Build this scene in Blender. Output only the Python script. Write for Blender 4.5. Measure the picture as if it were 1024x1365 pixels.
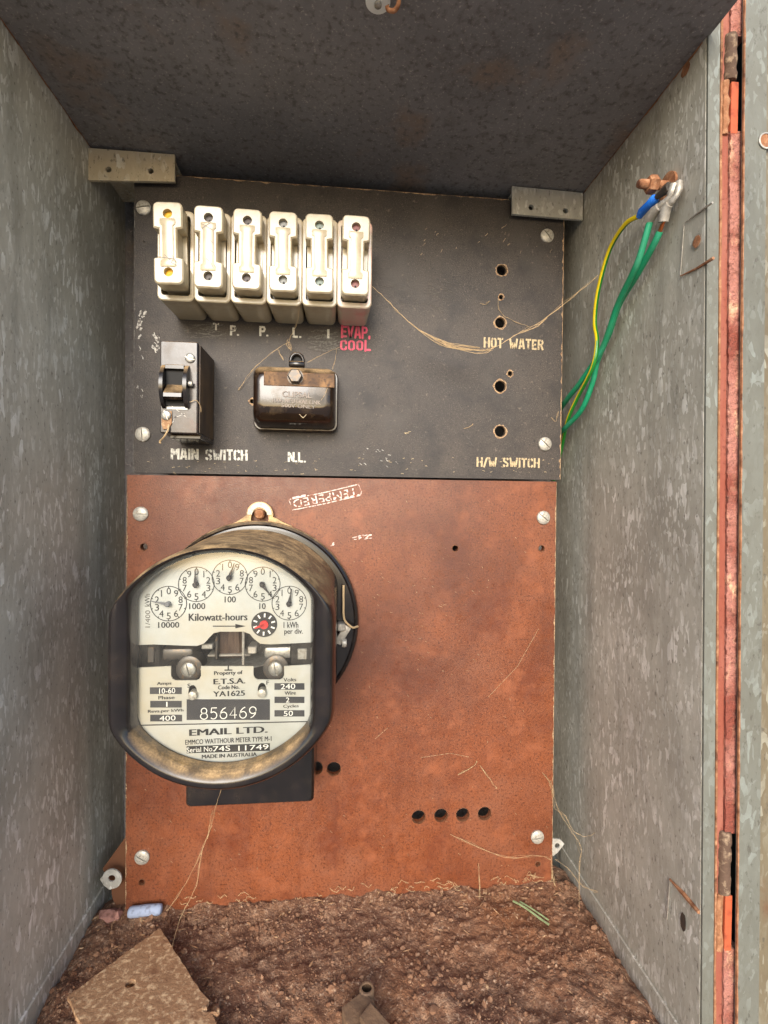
import bpy, bmesh, math, random
from mathutils import Vector, Matrix, noise
from mathutils.geometry import tessellate_polygon
random.seed(7)
scene = bpy.context.scene
for o in list(bpy.data.objects): bpy.data.objects.remove(o)

# ------------------------------------------------------------------ camera
F = 650.0                                   # focal length in photo pixels (1024 x 1365)
CAM = Vector((-0.009596, -0.378702, -0.021138))
YAW, PITCH, ROLL = 0.093967, -0.015303, -0.011491
def axes():
    cy, sy, cp, sp, cr, sr = math.cos(YAW), math.sin(YAW), math.cos(PITCH), math.sin(PITCH), math.cos(ROLL), math.sin(ROLL)
    r = Vector((cy, -sy, 0)); f = Vector((sy, cy, 0)); d = Vector((0, 0, -1))
    f2 = f*cp - d*sp; d2 = d*cp + f*sp
    return r*cr + d2*sr, d2*cr - r*sr, f2
RT, DN, FW = axes()
cam_d = bpy.data.cameras.new('camera'); cam = bpy.data.objects.new('camera', cam_d)
scene.collection.objects.link(cam); scene.camera = cam
cam_d.sensor_fit = 'VERTICAL'; cam_d.sensor_height = 24; cam_d.lens = 24*F/1365
cam_d.clip_start = 0.01; cam_d.clip_end = 500
m3 = Matrix((RT, -DN, -FW)).transposed()
cam.matrix_world = Matrix.Translation(CAM) @ m3.to_4x4()
def ray(u, v): return RT*((u-512)/F) + DN*((v-682.5)/F) + FW
def PY(u, v, Y=0.0):
    d = ray(u, v); return CAM + d*((Y-CAM.y)/d.y)
def PX(u, v, X):
    d = ray(u, v); return CAM + d*((X-CAM.x)/d.x)
def PZ(u, v, Z):
    d = ray(u, v); return CAM + d*((Z-CAM.z)/d.z)

# ------------------------------------------------------------------ sky, sun, exposure
EL, AZ = math.radians(24), math.radians(190)       # bright hazy light from the opening side (-Y)
w = bpy.data.worlds.new('World'); scene.world = w; w.use_nodes = True
nt = w.node_tree; nt.nodes.clear()
sky = nt.nodes.new('ShaderNodeTexSky'); sky.sky_type = 'NISHITA'; sky.sun_disc = False
sky.sun_elevation = EL; sky.sun_rotation = AZ; sky.air_density = 1.0; sky.dust_density = 1.8; sky.ozone_density = 1.0
bg = nt.nodes.new('ShaderNodeBackground'); bg.inputs['Strength'].default_value = 0.15
ow = nt.nodes.new('ShaderNodeOutputWorld')
nt.links.new(sky.outputs[0], bg.inputs[0]); nt.links.new(bg.outputs[0], ow.inputs[0])
sd = bpy.data.lights.new('sun', 'SUN'); sd.energy = 1.3; sd.angle = math.radians(28); sd.color = (1.0, 0.985, 0.96)
so = bpy.data.objects.new('sun', sd); scene.collection.objects.link(so)
sdir = Vector((math.sin(AZ)*math.cos(EL), math.cos(AZ)*math.cos(EL), math.sin(EL)))
so.rotation_euler = sdir.to_track_quat('Z', 'Y').to_euler(); so.location = sdir*3
vs = scene.view_settings
vs.view_transform = 'Standard'; vs.look = 'None'; vs.gamma = 1; vs.use_curve_mapping = False; vs.exposure = 1.1

# ------------------------------------------------------------------ mesh helpers
ORG = {}
def tag(o, label=None, cat=None, group=None, kind=None):
    if label: o['label'] = label
    if cat: o['category'] = cat
    if group: o['group'] = group
    if kind: o['kind'] = kind
    return o
def thing(name, loc, label, cat, group=None):
    o = bpy.data.objects.new(name, None); scene.collection.objects.link(o)
    o.empty_display_size = .01
    o.location = loc; ORG[o] = Vector(loc)
    return tag(o, label, cat, group)
def mk(name, vf, mat, parent=None, smooth=None, local=False, label=None):
    """one mesh object from (verts, faces); verts are world coords unless local"""
    vs_, fs_ = vf
    org = ORG.get(parent, Vector((0, 0, 0))) if not local else Vector((0, 0, 0))
    me = bpy.data.meshes.new(name)
    me.from_pydata([tuple(Vector(v)-org) for v in vs_], [], fs_)
    bm = bmesh.new(); bm.from_mesh(me)
    bmesh.ops.recalc_face_normals(bm, faces=bm.faces); bm.to_mesh(me); bm.free()
    me.materials.append(mat)
    if smooth:
        me.shade_smooth(); me.set_sharp_from_angle(angle=math.radians(smooth))
    o = bpy.data.objects.new(name, me); scene.collection.objects.link(o)
    o.parent = parent
    ORG[o] = ORG.get(parent, Vector((0, 0, 0)))
    if label: o['label'] = label
    return o
def inst(src, name, loc, parent=None, rot=None, mat=None, scale=None):
    o = bpy.data.objects.new(name, src); scene.collection.objects.link(o)
    o.parent = parent; o.location = Vector(loc) - ORG.get(parent, Vector((0, 0, 0)))
    if rot: o.rotation_euler = rot
    if scale: o.scale = scale
    ORG[o] = Vector(loc)
    return o
def mesh_only(name, vf, mat, smooth=None):
    o = mk(name, vf, mat, None, smooth); me = o.data; bpy.data.objects.remove(o); return me
def join(*parts):
    V, Fc = [], []
    for v, f in parts:
        n = len(V); V += list(v); Fc += [tuple(i+n for i in q) for q in f]
    return V, Fc
def loft(rings, cap0=True, cap1=True, closed=True):
    n = len(rings[0]); V = [p for r in rings for p in r]; Fc = []
    for k in range(len(rings)-1):
        for i in range(n if closed else n-1):
            j = (i+1) % n
            Fc.append((k*n+i, k*n+j, (k+1)*n+j, (k+1)*n+i))
    if cap0: Fc.append(tuple(range(n)))
    if cap1: Fc.append(tuple((len(rings)-1)*n+i for i in range(n)))
    return V, Fc
def box(x0, x1, y0, y1, z0, z1, bev=0.0, seg=1):
    bm = bmesh.new(); bmesh.ops.create_cube(bm, size=1)
    for v in bm.verts:
        v.co = Vector(((x0+x1)/2+v.co.x*(x1-x0), (y0+y1)/2+v.co.y*(y1-y0), (z0+z1)/2+v.co.z*(z1-z0)))
    if bev: bmesh.ops.bevel(bm, geom=bm.edges[:], offset=bev, segments=seg, profile=.5, affect='EDGES')
    bm.verts.index_update()
    r = [v.co.copy() for v in bm.verts], [tuple(v.index for v in f.verts) for f in bm.faces]
    bm.free(); return r
def hexa(a, b):
    """solid between two quads a and b (4 points each)"""
    return loft([a, b])
def xf(vf, M): return [M @ Vector(v) for v in vf[0]], vf[1]
def lathe(prof, n=24, axis='Y', c=(0, 0, 0), cap=True):
    """prof: list of (r, t); t runs along axis"""
    rings = []
    for r, t in prof:
        ring = []
        for i in range(n):
            a = 2*math.pi*i/n; p, q = r*math.cos(a), r*math.sin(a)
            ring.append(Vector(c)+(Vector((p, t, q)) if axis == 'Y' else Vector((p, q, t)) if axis == 'Z' else Vector((t, p, q))))
        rings.append(ring)
    return loft(rings, cap, cap)
def tube(pts, r, n=6, cap=True):
    pts = [Vector(p) for p in pts]; rings = []; up = None
    for i, p in enumerate(pts):
        t = (pts[min(i+1, len(pts)-1)]-pts[max(i-1, 0)]).normalized()
        if up is None: up = t.orthogonal().normalized()
        up = (up - t*up.dot(t)).normalized(); s = t.cross(up)
        rr = r[i] if isinstance(r, (list, tuple)) else r
        rings.append([p+(up*math.cos(2*math.pi*k/n)+s*math.sin(2*math.pi*k/n))*rr for k in range(n)])
    return loft(rings, cap, cap)
def spline(pts, k=8):
    pts = [Vector(p) for p in pts]; out = []
    P_ = [pts[0]*2-pts[1]]+pts+[pts[-1]*2-pts[-2]]
    for i in range(1, len(P_)-2):
        a, b, c, d = P_[i-1:i+3]
        for j in range(k):
            t = j/k
            out.append(.5*((2*b)+(c-a)*t+(2*a-5*b+4*c-d)*t*t+(3*b-a-3*c+d)*t**3))
    out.append(pts[-1]); return out
def rrect(w_, h_, r, n=5):
    out = []
    for cx, cz, a0 in ((w_/2-r, h_/2-r, 0), (-w_/2+r, h_/2-r, 90), (-w_/2+r, -h_/2+r, 180), (w_/2-r, -h_/2+r, 270)):
        for i in range(n+1):
            a = math.radians(a0+90*i/n); out.append((cx+r*math.cos(a), cz+r*math.sin(a)))
    return out
def ring3(pts2, y, c=(0, 0)): return [Vector((c[0]+x, y, c[1]+z)) for x, z in pts2]
def circ(r, n=20, c=(0, 0), jit=0):
    return [(c[0]+(r+random.uniform(-jit, jit))*math.cos(2*math.pi*i/n), c[1]+(r+random.uniform(-jit, jit))*math.sin(2*math.pi*i/n)) for i in range(n)]
def plate(outline, holes, y0, y1):
    """flat plate in the XZ plane between y0 and y1 with real through holes"""
    loops = [outline]+holes
    tri = tessellate_polygon([[Vector((x, z, 0)) for x, z in l] for l in loops])
    flat = [p for l in loops for p in l]; n = len(flat)
    V = [Vector((x, y0, z)) for x, z in flat]+[Vector((x, y1, z)) for x, z in flat]
    Fc = [tuple(t) for t in tri]+[tuple(i+n for i in t) for t in tri]
    s = 0
    for l in loops:
        for i in range(len(l)):
            a, b = s+i, s+(i+1) % len(l); Fc.append((a, b, b+n, a+n))
        s += len(l)
    return V, Fc
def offs(poly, d):
    """inset a closed 2D polygon by d (counter-clockwise positive = inwards)"""
    n = len(poly); out = []
    for i in range(n):
        p = Vector(poly[i]); a = (p-Vector(poly[i-1])).normalized(); b = (Vector(poly[(i+1) % n])-p).normalized()
        na, nb = Vector((-a.y, a.x)), Vector((-b.y, b.x)); m = (na+nb)
        m = m/max(m.length_squared, .3)*2
        out.append(tuple(p+m*d))
    return out

# ------------------------------------------------------------------ material helpers
def lin(c):
    """sRGB 0-255 -> linear"""
    return tuple((x/255/12.92 if x/255 <= .04045 else ((x/255+.055)/1.055)**2.4) for x in c)+(1,)
def mat(name, col, rough=.6, metal=0.0, layers=(), bump=None, dust=None, spec=.5, trans=0, rvar=0):
    """layers: (scale, colour, lo, hi, stretch xyz, detail); dust: (colour, amount)"""
    m = bpy.data.materials.new(name); m.use_nodes = True; nt = m.node_tree; N = nt.nodes; L = nt.links
    b = N['Principled BSDF']; b.inputs['Roughness'].default_value = rough; b.inputs['Metallic'].default_value = metal
    b.inputs['Specular IOR Level'].default_value = spec
    tc = N.new('ShaderNodeTexCoord')
    def nz(scale, st=(1, 1, 1), det=6, rgh=.6, off=0):
        mp = N.new('ShaderNodeMapping'); mp.inputs['Scale'].default_value = st; mp.inputs['Location'].default_value = (off, off*1.7, off*.6)
        L.new(tc.outputs['Object'], mp.inputs[0])
        t = N.new('ShaderNodeTexNoise'); t.inputs['Scale'].default_value = scale; t.inputs['Detail'].default_value = det; t.inputs['Roughness'].default_value = rgh
        L.new(mp.outputs[0], t.inputs['Vector']); return t.outputs['Fac']
    def rng(s, lo, hi, a=0, z=1):
        r = N.new('ShaderNodeMapRange'); r.inputs[1].default_value = lo; r.inputs[2].default_value = hi; r.inputs[3].default_value = a; r.inputs[4].default_value = z
        L.new(s, r.inputs[0]); return r.outputs[0]
    def mix(f, a, c):
        x = N.new('ShaderNodeMix'); x.data_type = 'RGBA'; L.new(f, x.inputs[0])
        if isinstance(a, tuple): x.inputs[6].default_value = a
        else: L.new(a, x.inputs[6])
        if isinstance(c, tuple): x.inputs[7].default_value = c
        else: L.new(c, x.inputs[7])
        return x.outputs[2]
    cur = lin(col); ro = None
    for k, l in enumerate(layers):
        sc, c2, lo, hi = l[:4]; st = l[4] if len(l) > 4 else (1, 1, 1); det = l[5] if len(l) > 5 else 6
        cur = mix(rng(nz(sc, st, det, off=k*3.1), lo, hi), cur, lin(c2))
    if dust:
        g = N.new('ShaderNodeNewGeometry'); sp = N.new('ShaderNodeSeparateXYZ'); L.new(g.outputs['Normal'], sp.inputs[0])
        up = rng(sp.outputs[2], .36, .82)
        mu = N.new('ShaderNodeMath'); mu.operation = 'MULTIPLY'; L.new(up, mu.inputs[0]); L.new(rng(nz(110, det=9, off=9), .36, .60, .28, 1), mu.inputs[1])
        m2 = N.new('ShaderNodeMath'); m2.operation = 'MULTIPLY_ADD'; L.new(mu.outputs[0], m2.inputs[0]); m2.inputs[1].default_value = dust[1]
        L.new(rng(nz(70, det=8, off=5), .5, .8, 0, dust[2] if len(dust) > 2 else .15), m2.inputs[2]); m2.use_clamp = True
        cur = mix(m2.outputs[0], cur, mix(rng(nz(900), .35, .65), lin(dust[0]), tuple(x*.55 for x in lin(dust[0])[:3])+(1,)))
        ro = rng(m2.outputs[0], 0, .7, rough, .95)
    if rvar:
        ro = rng(nz(120, off=2), .3, .7, max(rough-rvar, .02), rough+rvar) if ro is None else ro
    if ro is not None: L.new(ro, b.inputs['Roughness'])
    if isinstance(cur, tuple): b.inputs['Base Color'].default_value = cur
    else: L.new(cur, b.inputs['Base Color'])
    if bump:
        bp = N.new('ShaderNodeBump'); bp.inputs['Strength'].default_value = bump[1]; bp.inputs['Distance'].default_value = bump[2]
        L.new(nz(bump[0], det=5, off=1), bp.inputs['Height']); L.new(bp.outputs[0], b.inputs['Normal'])
    return m

def galv(name, col, flake, dark, k=1.0, rust=.72, tilt=0.3, metal=.15, fs=1.0):
    """dirty galvanised sheet: elongated spangle flakes, stains, rust"""
    m = mat(name, col, .5, metal)
    nt = m.node_tree; N = nt.nodes; L = nt.links; b = N['Principled BSDF']
    tc = N.new('ShaderNodeTexCoord'); mp = N.new('ShaderNodeMapping'); mp.inputs['Scale'].default_value = (1, 1.3, .42); mp.inputs['Rotation'].default_value = (tilt, 0, 0)
    L.new(tc.outputs['Object'], mp.inputs[0])
    dn = N.new('ShaderNodeTexNoise'); dn.inputs['Scale'].default_value = 120; L.new(mp.outputs[0], dn.inputs['Vector'])
    ad = N.new('ShaderNodeVectorMath'); ad.operation = 'MULTIPLY_ADD'; L.new(dn.outputs['Color'], ad.inputs[0]); ad.inputs[1].default_value = (.008,)*3; L.new(mp.outputs[0], ad.inputs[2])
    def vor(sc):
        v = N.new('ShaderNodeTexVoronoi'); v.inputs['Scale'].default_value = sc; L.new(ad.outputs[0], v.inputs['Vector'])
        s = N.new('ShaderNodeSeparateColor'); L.new(v.outputs['Color'], s.inputs[0]); return s.outputs[0]
    def rng(s, lo, hi, a=0, z=1):
        r = N.new('ShaderNodeMapRange'); r.inputs[1].default_value = lo; r.inputs[2].default_value = hi; r.inputs[3].default_value = a; r.inputs[4].default_value = z
        L.new(s, r.inputs[0]); return r.outputs[0]
    def nz(sc, det=6, st=None, off=0):
        t = N.new('ShaderNodeTexNoise'); t.inputs['Scale'].default_value = sc; t.inputs['Detail'].default_value = det; t.inputs['Roughness'].default_value = .65
        mm = N.new('ShaderNodeMapping'); mm.inputs['Location'].default_value = (off, off, off)
        if st: mm.inputs['Scale'].default_value = st
        L.new(tc.outputs['Object'], mm.inputs[0]); L.new(mm.outputs[0], t.inputs['Vector']); return t.outputs['Fac']
    def mix(f, a, c):
        x = N.new('ShaderNodeMix'); x.data_type = 'RGBA'; L.new(f, x.inputs[0])
        for s, q in ((6, a), (7, c)):
            if isinstance(q, tuple): x.inputs[s].default_value = q
            else: L.new(q, x.inputs[s])
        return x.outputs[2]
    def mul(a, bb):
        q = N.new('ShaderNodeMath'); q.operation = 'MULTIPLY'; L.new(a, q.inputs[0])
        if isinstance(bb, float): q.inputs[1].default_value = bb
        else: L.new(bb, q.inputs[1])
        return q.outputs[0]
    c = mix(rng(nz(11, 10), .3, .7), lin(col), lin(dark))
    c = mix(rng(vor(330), .1, .9, 0, .3), c, lin(dark))
    fl = mul(rng(vor(290*fs), .84, .90), rng(nz(22, 6, off=4), .40, .60, .0, .95*k))
    c = mix(fl, c, lin(flake))
    fl2 = mul(rng(vor(620*fs), .82, .90), rng(nz(16, 6, off=8), .4, .6, .05, .7*k))
    c = mix(fl2, c, lin(flake))
    c = mix(rng(nz(420, 3, (1, 1, .5), 3), .60, .70, 0, .6), c, lin((70, 64, 56)))
    c = mix(rng(nz(30, 8, (1, 2.2, .25), 7), .50, .70, 0, .4), c, lin(tuple(int(q*.72) for q in dark)))
    c = mix(rng(nz(9, 10, off=2), rust, rust+.1, 0, .8), c, lin((104, 62, 34)))
    L.new(c, b.inputs['Base Color'])
    L.new(rng(fl, 0, 1, .62, .42), b.inputs['Roughness'])
    bp = N.new('ShaderNodeBump'); bp.inputs['Strength'].default_value = .25; bp.inputs['Distance'].default_value = .0006
    L.new(nz(300, 6), bp.inputs['Height'])
    b2 = N.new('ShaderNodeBump'); b2.inputs['Strength'].default_value = .5; b2.inputs['Distance'].default_value = .006; L.new(nz(9, 2, off=6), b2.inputs['Height']); L.new(bp.outputs[0], b2.inputs['Normal']); L.new(b2.outputs[0], b.inputs['Normal'])
    return m
DUST = (190, 158, 114)
M = dict(
    wall=galv('galvanised_side', (206, 202, 189), (238, 237, 230), (166, 161, 147), k=.95, fs=.9),
    wallr=galv('galvanised_side_streaked', (192, 188, 175), (232, 231, 223), (148, 144, 132), k=.75, tilt=-.45, fs=1.15),
    lip=galv('galvanised_lip', (118, 120, 112), (146, 152, 146), (98, 96, 86), k=.6, rust=.62),
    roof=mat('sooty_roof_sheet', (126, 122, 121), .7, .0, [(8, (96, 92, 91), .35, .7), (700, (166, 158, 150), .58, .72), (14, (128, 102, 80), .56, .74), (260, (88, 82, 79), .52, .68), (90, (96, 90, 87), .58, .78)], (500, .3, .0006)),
    dface=galv('stained_door_face', (126, 118, 98), (150, 146, 130), (100, 86, 64), rust=.58),
    hinge=mat('dirty_hinge', (96, 74, 60), .9, 0, [(60, (82, 62, 48), .42, .62, (1, 1, .3)), (300, (150, 128, 104), .52, .68)], (400, .7, .001)),
    brk=galv('bracket_zinc', (212, 200, 174), (224, 220, 206), (186, 170, 142), rust=.66),
    brkr=galv('bracket_zinc_grey', (188, 188, 182), (222, 222, 216), (160, 156, 146), rust=.75),
    black=mat('black_switchboard', (52, 46, 43), .56, 0, [(22, (65, 57, 51), .38, .72), (1300, (106, 98, 90), .55, .68), (45, (40, 36, 35), .48, .72), (500, (28, 26, 25), .56, .68), (14, (70, 65, 61), .54, .74), (240, (112, 101, 89), .62, .74)], (900, .5, .0006)),
    red=mat('brown_hardboard', (126, 70, 43), .40, 0, [(7, (88, 47, 31), .42, .72), (11, (128, 82, 61), .46, .72), (900, (138, 82, 53), .50, .66), (600, (84, 45, 30), .51, .66), (1500, (60, 33, 24), .58, .70), (22, (92, 48, 32), .56, .82, (2.0, 1, .3)), (26, (98, 48, 30), .52, .76), (60, (140, 82, 54), .54, .74), (5, (78, 40, 28), .54, .72)], (1100, .35, .0005), rvar=.14),
    rede=mat('hardboard_edge', (104, 66, 42), .8),
    chip=mat('chipped_fibre', (176, 148, 116), .9, 0, [(900, (110, 80, 58), .48, .62)], (900, .8, .001)),
    cream=mat('cream_porcelain', (178, 167, 142), .2, 0, [(40, (150, 132, 100), .45, .7), (900, (160, 142, 112), .62, .72)], (260, .08, .0005), ((150, 120, 84), .35, .05)),
    creamp=mat('cream_porcelain_pink', (188, 175, 154), .2, 0, [(40, (184, 160, 136), .5, .75), (60, (196, 138, 126), .50, .75)], (260, .08, .0005), ((150, 120, 84), .35, .05)),
    bake=mat('black_bakelite', (20, 17, 18), .2, 0, [(60, (34, 28, 28), .4, .7)], (200, .06, .0005), (DUST, .95, .04)),
    bakeb=mat('brown_bakelite', (26, 17, 13), .12, 0, [(60, (38, 26, 19), .4, .7)], (200, .06, .0005), (DUST, .9, .22)),
    switch=mat('worn_switch_case', (40, 36, 38), .22, 0, [(50, (62, 56, 58), .45, .65), (35, (70, 26, 36), .6, .72), (1500, (140, 132, 126), .66, .76)], (300, .1, .0005), (DUST, .6, .15)),
    brside=mat('brown_switch_side', (52, 40, 30), .5, 0, [(60, (96, 74, 48), .45, .7, (1, 1, .4))], (500, .2, .0005)),  # streaky brown tone for one side of the switch case
    void_shade=mat('painted_dark_interior', (10, 9, 9), .7),  # near-black colour that stands in for shade inside openings and gaps
    steel=mat('dull_steel', (170, 168, 162), .42, .7, [(500, (128, 122, 112), .45, .7)], (400, .15, .0004)),
    screw=mat('painted_screw', (188, 184, 174), .45, .35, [(700, (132, 120, 104), .5, .7)], (600, .2, .0004)),
    dscrew=mat('dark_steel', (84, 80, 76), .4, .6, [(400, (110, 92, 72), .5, .7)]),
    rust=mat('rusty_iron', (146, 98, 66), .85, .1, [(300, (176, 130, 96), .45, .65), (120, (84, 46, 26), .5, .7)], (500, .6, .001)),
    lead=mat('lead_lug', (166, 160, 150), .5, .5, [(300, (200, 194, 184), .5, .7), (200, (120, 108, 96), .6, .75)]),
    copper=mat('copper_strand', (176, 98, 54), .45, .7, [(900, (110, 56, 30), .5, .7)]),
    green=mat('green_insulation', (22, 132, 92), .32, 0, [(70, (66, 158, 124), .5, .8)], (300, .05, .0003), ((150, 130, 96), .3, .1)),
    ygreen=mat('stripe_green', (30, 120, 40), .32, 0),
    yellow=mat('stripe_yellow', (224, 196, 22), .32, 0),
    blue=mat('blue_lug_sleeve', (32, 110, 216), .25, 0, [(300, (70, 150, 236), .5, .7)]),
    paper=mat('dial_plate', (186, 188, 185), .45, 0, [(30, (168, 170, 164), .4, .7), (14, (176, 168, 148), .52, .72)]),
    ink=mat('dial_ink', (26, 26, 28), .5),
    inkw=mat('dial_white_ink', (226, 226, 220), .5),
    redp=mat('red_pointer', (196, 36, 36), .4),
    stencil=mat('stencil_paint', (206, 204, 194), .7, 0, [(420, (92, 86, 80), .54, .64)]),
    stencilc=mat('stencil_paint_cream', (190, 170, 134), .7, 0, [(420, (84, 76, 66), .54, .64)]),
    chalk=mat('scuffed_paint', (196, 192, 184), .8, 0, [(500, (92, 86, 82), .46, .58)]),
    scuff=mat('grey_scuff', (108, 106, 100), .8, 0, [(700, (74, 68, 65), .42, .6)]),
    stamp=mat('stamp_paint', (226, 214, 204), .7, 0, [(420, (140, 76, 48), .48, .58)]),
    pink=mat('pink_marker', (212, 78, 104), .6, 0, [(260, (150, 78, 88), .5, .66)]),
    dirt=mat('brown_dirt', (122, 86, 61), .95, 0, [(24, (98, 62, 42), .4, .62), (90, (152, 118, 92), .50, .66), (420, (180, 150, 124), .55, .68), (700, (92, 58, 40), .54, .68), (10, (132, 84, 50), .5, .72)], (420, .8, .003), spec=.7),
    grit=mat('grit', (138, 104, 80), .95, 0, [(120, (110, 74, 52), .42, .6), (300, (184, 156, 130), .58, .70)]),
    board=mat('weathered_fibreboard', (150, 115, 84), .9, 0, [(40, (150, 112, 80), .4, .65), (300, (208, 176, 138), .5, .68), (90, (122, 84, 58), .55, .72, (1, 1, .4))], (500, .6, .001)),
    web=mat('dusty_web', (186, 160, 122), .95),
    foam=mat('crumbly_pink_seal', (172, 116, 102), .95, 0, [(110, (222, 176, 142), .54, .64, (1, 1, .5)), (30, (134, 70, 56), .45, .6), (220, (122, 76, 64), .54, .66), (600, (96, 56, 46), .6, .7)], (300, 1.0, .003)),
    redch=mat('red_painted_channel', (138, 72, 54), .8, 0, [(60, (156, 100, 84), .45, .7, (1, 1, .15)), (400, (110, 50, 36), .58, .72)], (400, .4, .001)),
    orange=mat('orange_primer', (176, 84, 50), .7, 0, [(200, (136, 58, 34), .5, .7)]),
    cloth=mat('blue_grey_tube', (156, 168, 192), .8, 0, [(300, (120, 124, 140), .5, .7)], (500, .4, .0006)),
    pinkst=mat('pink_mortar', (166, 122, 110), .95, 0, [(200, (120, 82, 72), .5, .7)], (400, .7, .001)),
    twig=mat('green_twig', (132, 146, 104), .8, 0, [(400, (98, 104, 72), .5, .7)]),
    white=mat('white_nylon', (220, 218, 210), .5),
    ground=mat('pale_concrete', (168, 160, 148), .9, 0, [(2, (150, 142, 130), .4, .7)]),
)
def glassmat():
    m = bpy.data.materials.new('meter_glass'); m.use_nodes = True; nt = m.node_tree; nt.nodes.clear()
    o = nt.nodes.new('ShaderNodeOutputMaterial'); mx = nt.nodes.new('ShaderNodeMixShader'); t = nt.nodes.new('ShaderNodeBsdfTransparent')
    g = nt.nodes.new('ShaderNodeBsdfGlossy'); g.inputs['Roughness'].default_value = .06; f = nt.nodes.new('ShaderNodeFresnel'); f.inputs[0].default_value = 1.55
    t.inputs[0].default_value = (.97, .98, .97, 1)
    df = nt.nodes.new('ShaderNodeBsdfDiffuse'); df.inputs[0].default_value = (.55, .5, .42, 1); m2 = nt.nodes.new('ShaderNodeMixShader'); tc = nt.nodes.new('ShaderNodeTexCoord')
    n1 = nt.nodes.new('ShaderNodeTexNoise'); n1.inputs['Scale'].default_value = 45; n1.inputs['Detail'].default_value = 10; r1 = nt.nodes.new('ShaderNodeMapRange')
    r1.inputs[1].default_value = .38; r1.inputs[2].default_value = .75; r1.inputs[3].default_value = .004; r1.inputs[4].default_value = .07
    nt.links.new(tc.outputs['Object'], n1.inputs['Vector']); nt.links.new(n1.outputs['Fac'], r1.inputs[0]); nt.links.new(r1.outputs[0], m2.inputs[0]); nt.links.new(t.outputs[0], m2.inputs[1]); nt.links.new(df.outputs[0], m2.inputs[2])
    for a, b in ((f.outputs[0], mx.inputs[0]), (m2.outputs[0], mx.inputs[1]), (g.outputs[0], mx.inputs[2]), (mx.outputs[0], o.inputs[0])): nt.links.new(a, b)
    return m
M['glass'] = glassmat()

# ------------------------------------------------------------------ lettering helpers
def text(s, u, v, Yp, wpx, hpx, mt, parent, rot=0.0, bold=0.0, name='lettering', shear=0.0, bold2=0.0):
    cu = bpy.data.curves.new('t', 'FONT'); cu.body = s;  cu.shear = shear; cu.resolution_u = 3
    ob = bpy.data.objects.new('t', cu); scene.collection.objects.link(ob)
    dg = bpy.context.evaluated_depsgraph_get(); me0 = bpy.data.meshes.new_from_object(ob.evaluated_get(dg))
    vs_ = [x.co.copy() for x in me0.vertices]; fs_ = [tuple(p.vertices) for p in me0.polygons]
    bpy.data.objects.remove(ob); bpy.data.curves.remove(cu); bpy.data.meshes.remove(me0)
    x0, x1 = min(p.x for p in vs_), max(p.x for p in vs_); y0, y1 = min(p.y for p in vs_), max(p.y for p in vs_)
    c = PY(u, v, Yp); k = (Yp-CAM.y)/F; W, H = wpx*k, hpx*k; out = []
    for p in vs_:
        a, b = ((p.x-x0)/(x1-x0)-.5)*W, ((p.y-y0)/(y1-y0)-.5)*H
        out.append(Vector((c.x+a*math.cos(rot)-b*math.sin(rot), Yp, c.z+a*math.sin(rot)+b*math.cos(rot))))
    if bold2:
        n = len(out); k2 = bold2*H; fs_ = fs_+[tuple(i+n for i in f) for f in fs_]+[tuple(i+2*n for i in f) for f in fs_]
        out = out+[p+Vector((k2, -.00001, 0)) for p in out]+[p+Vector((-k2, -.00002, 0)) for p in out]
    return mk(name, (out, fs_), mt, parent)
def face_cam(o):
    return o
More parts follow.
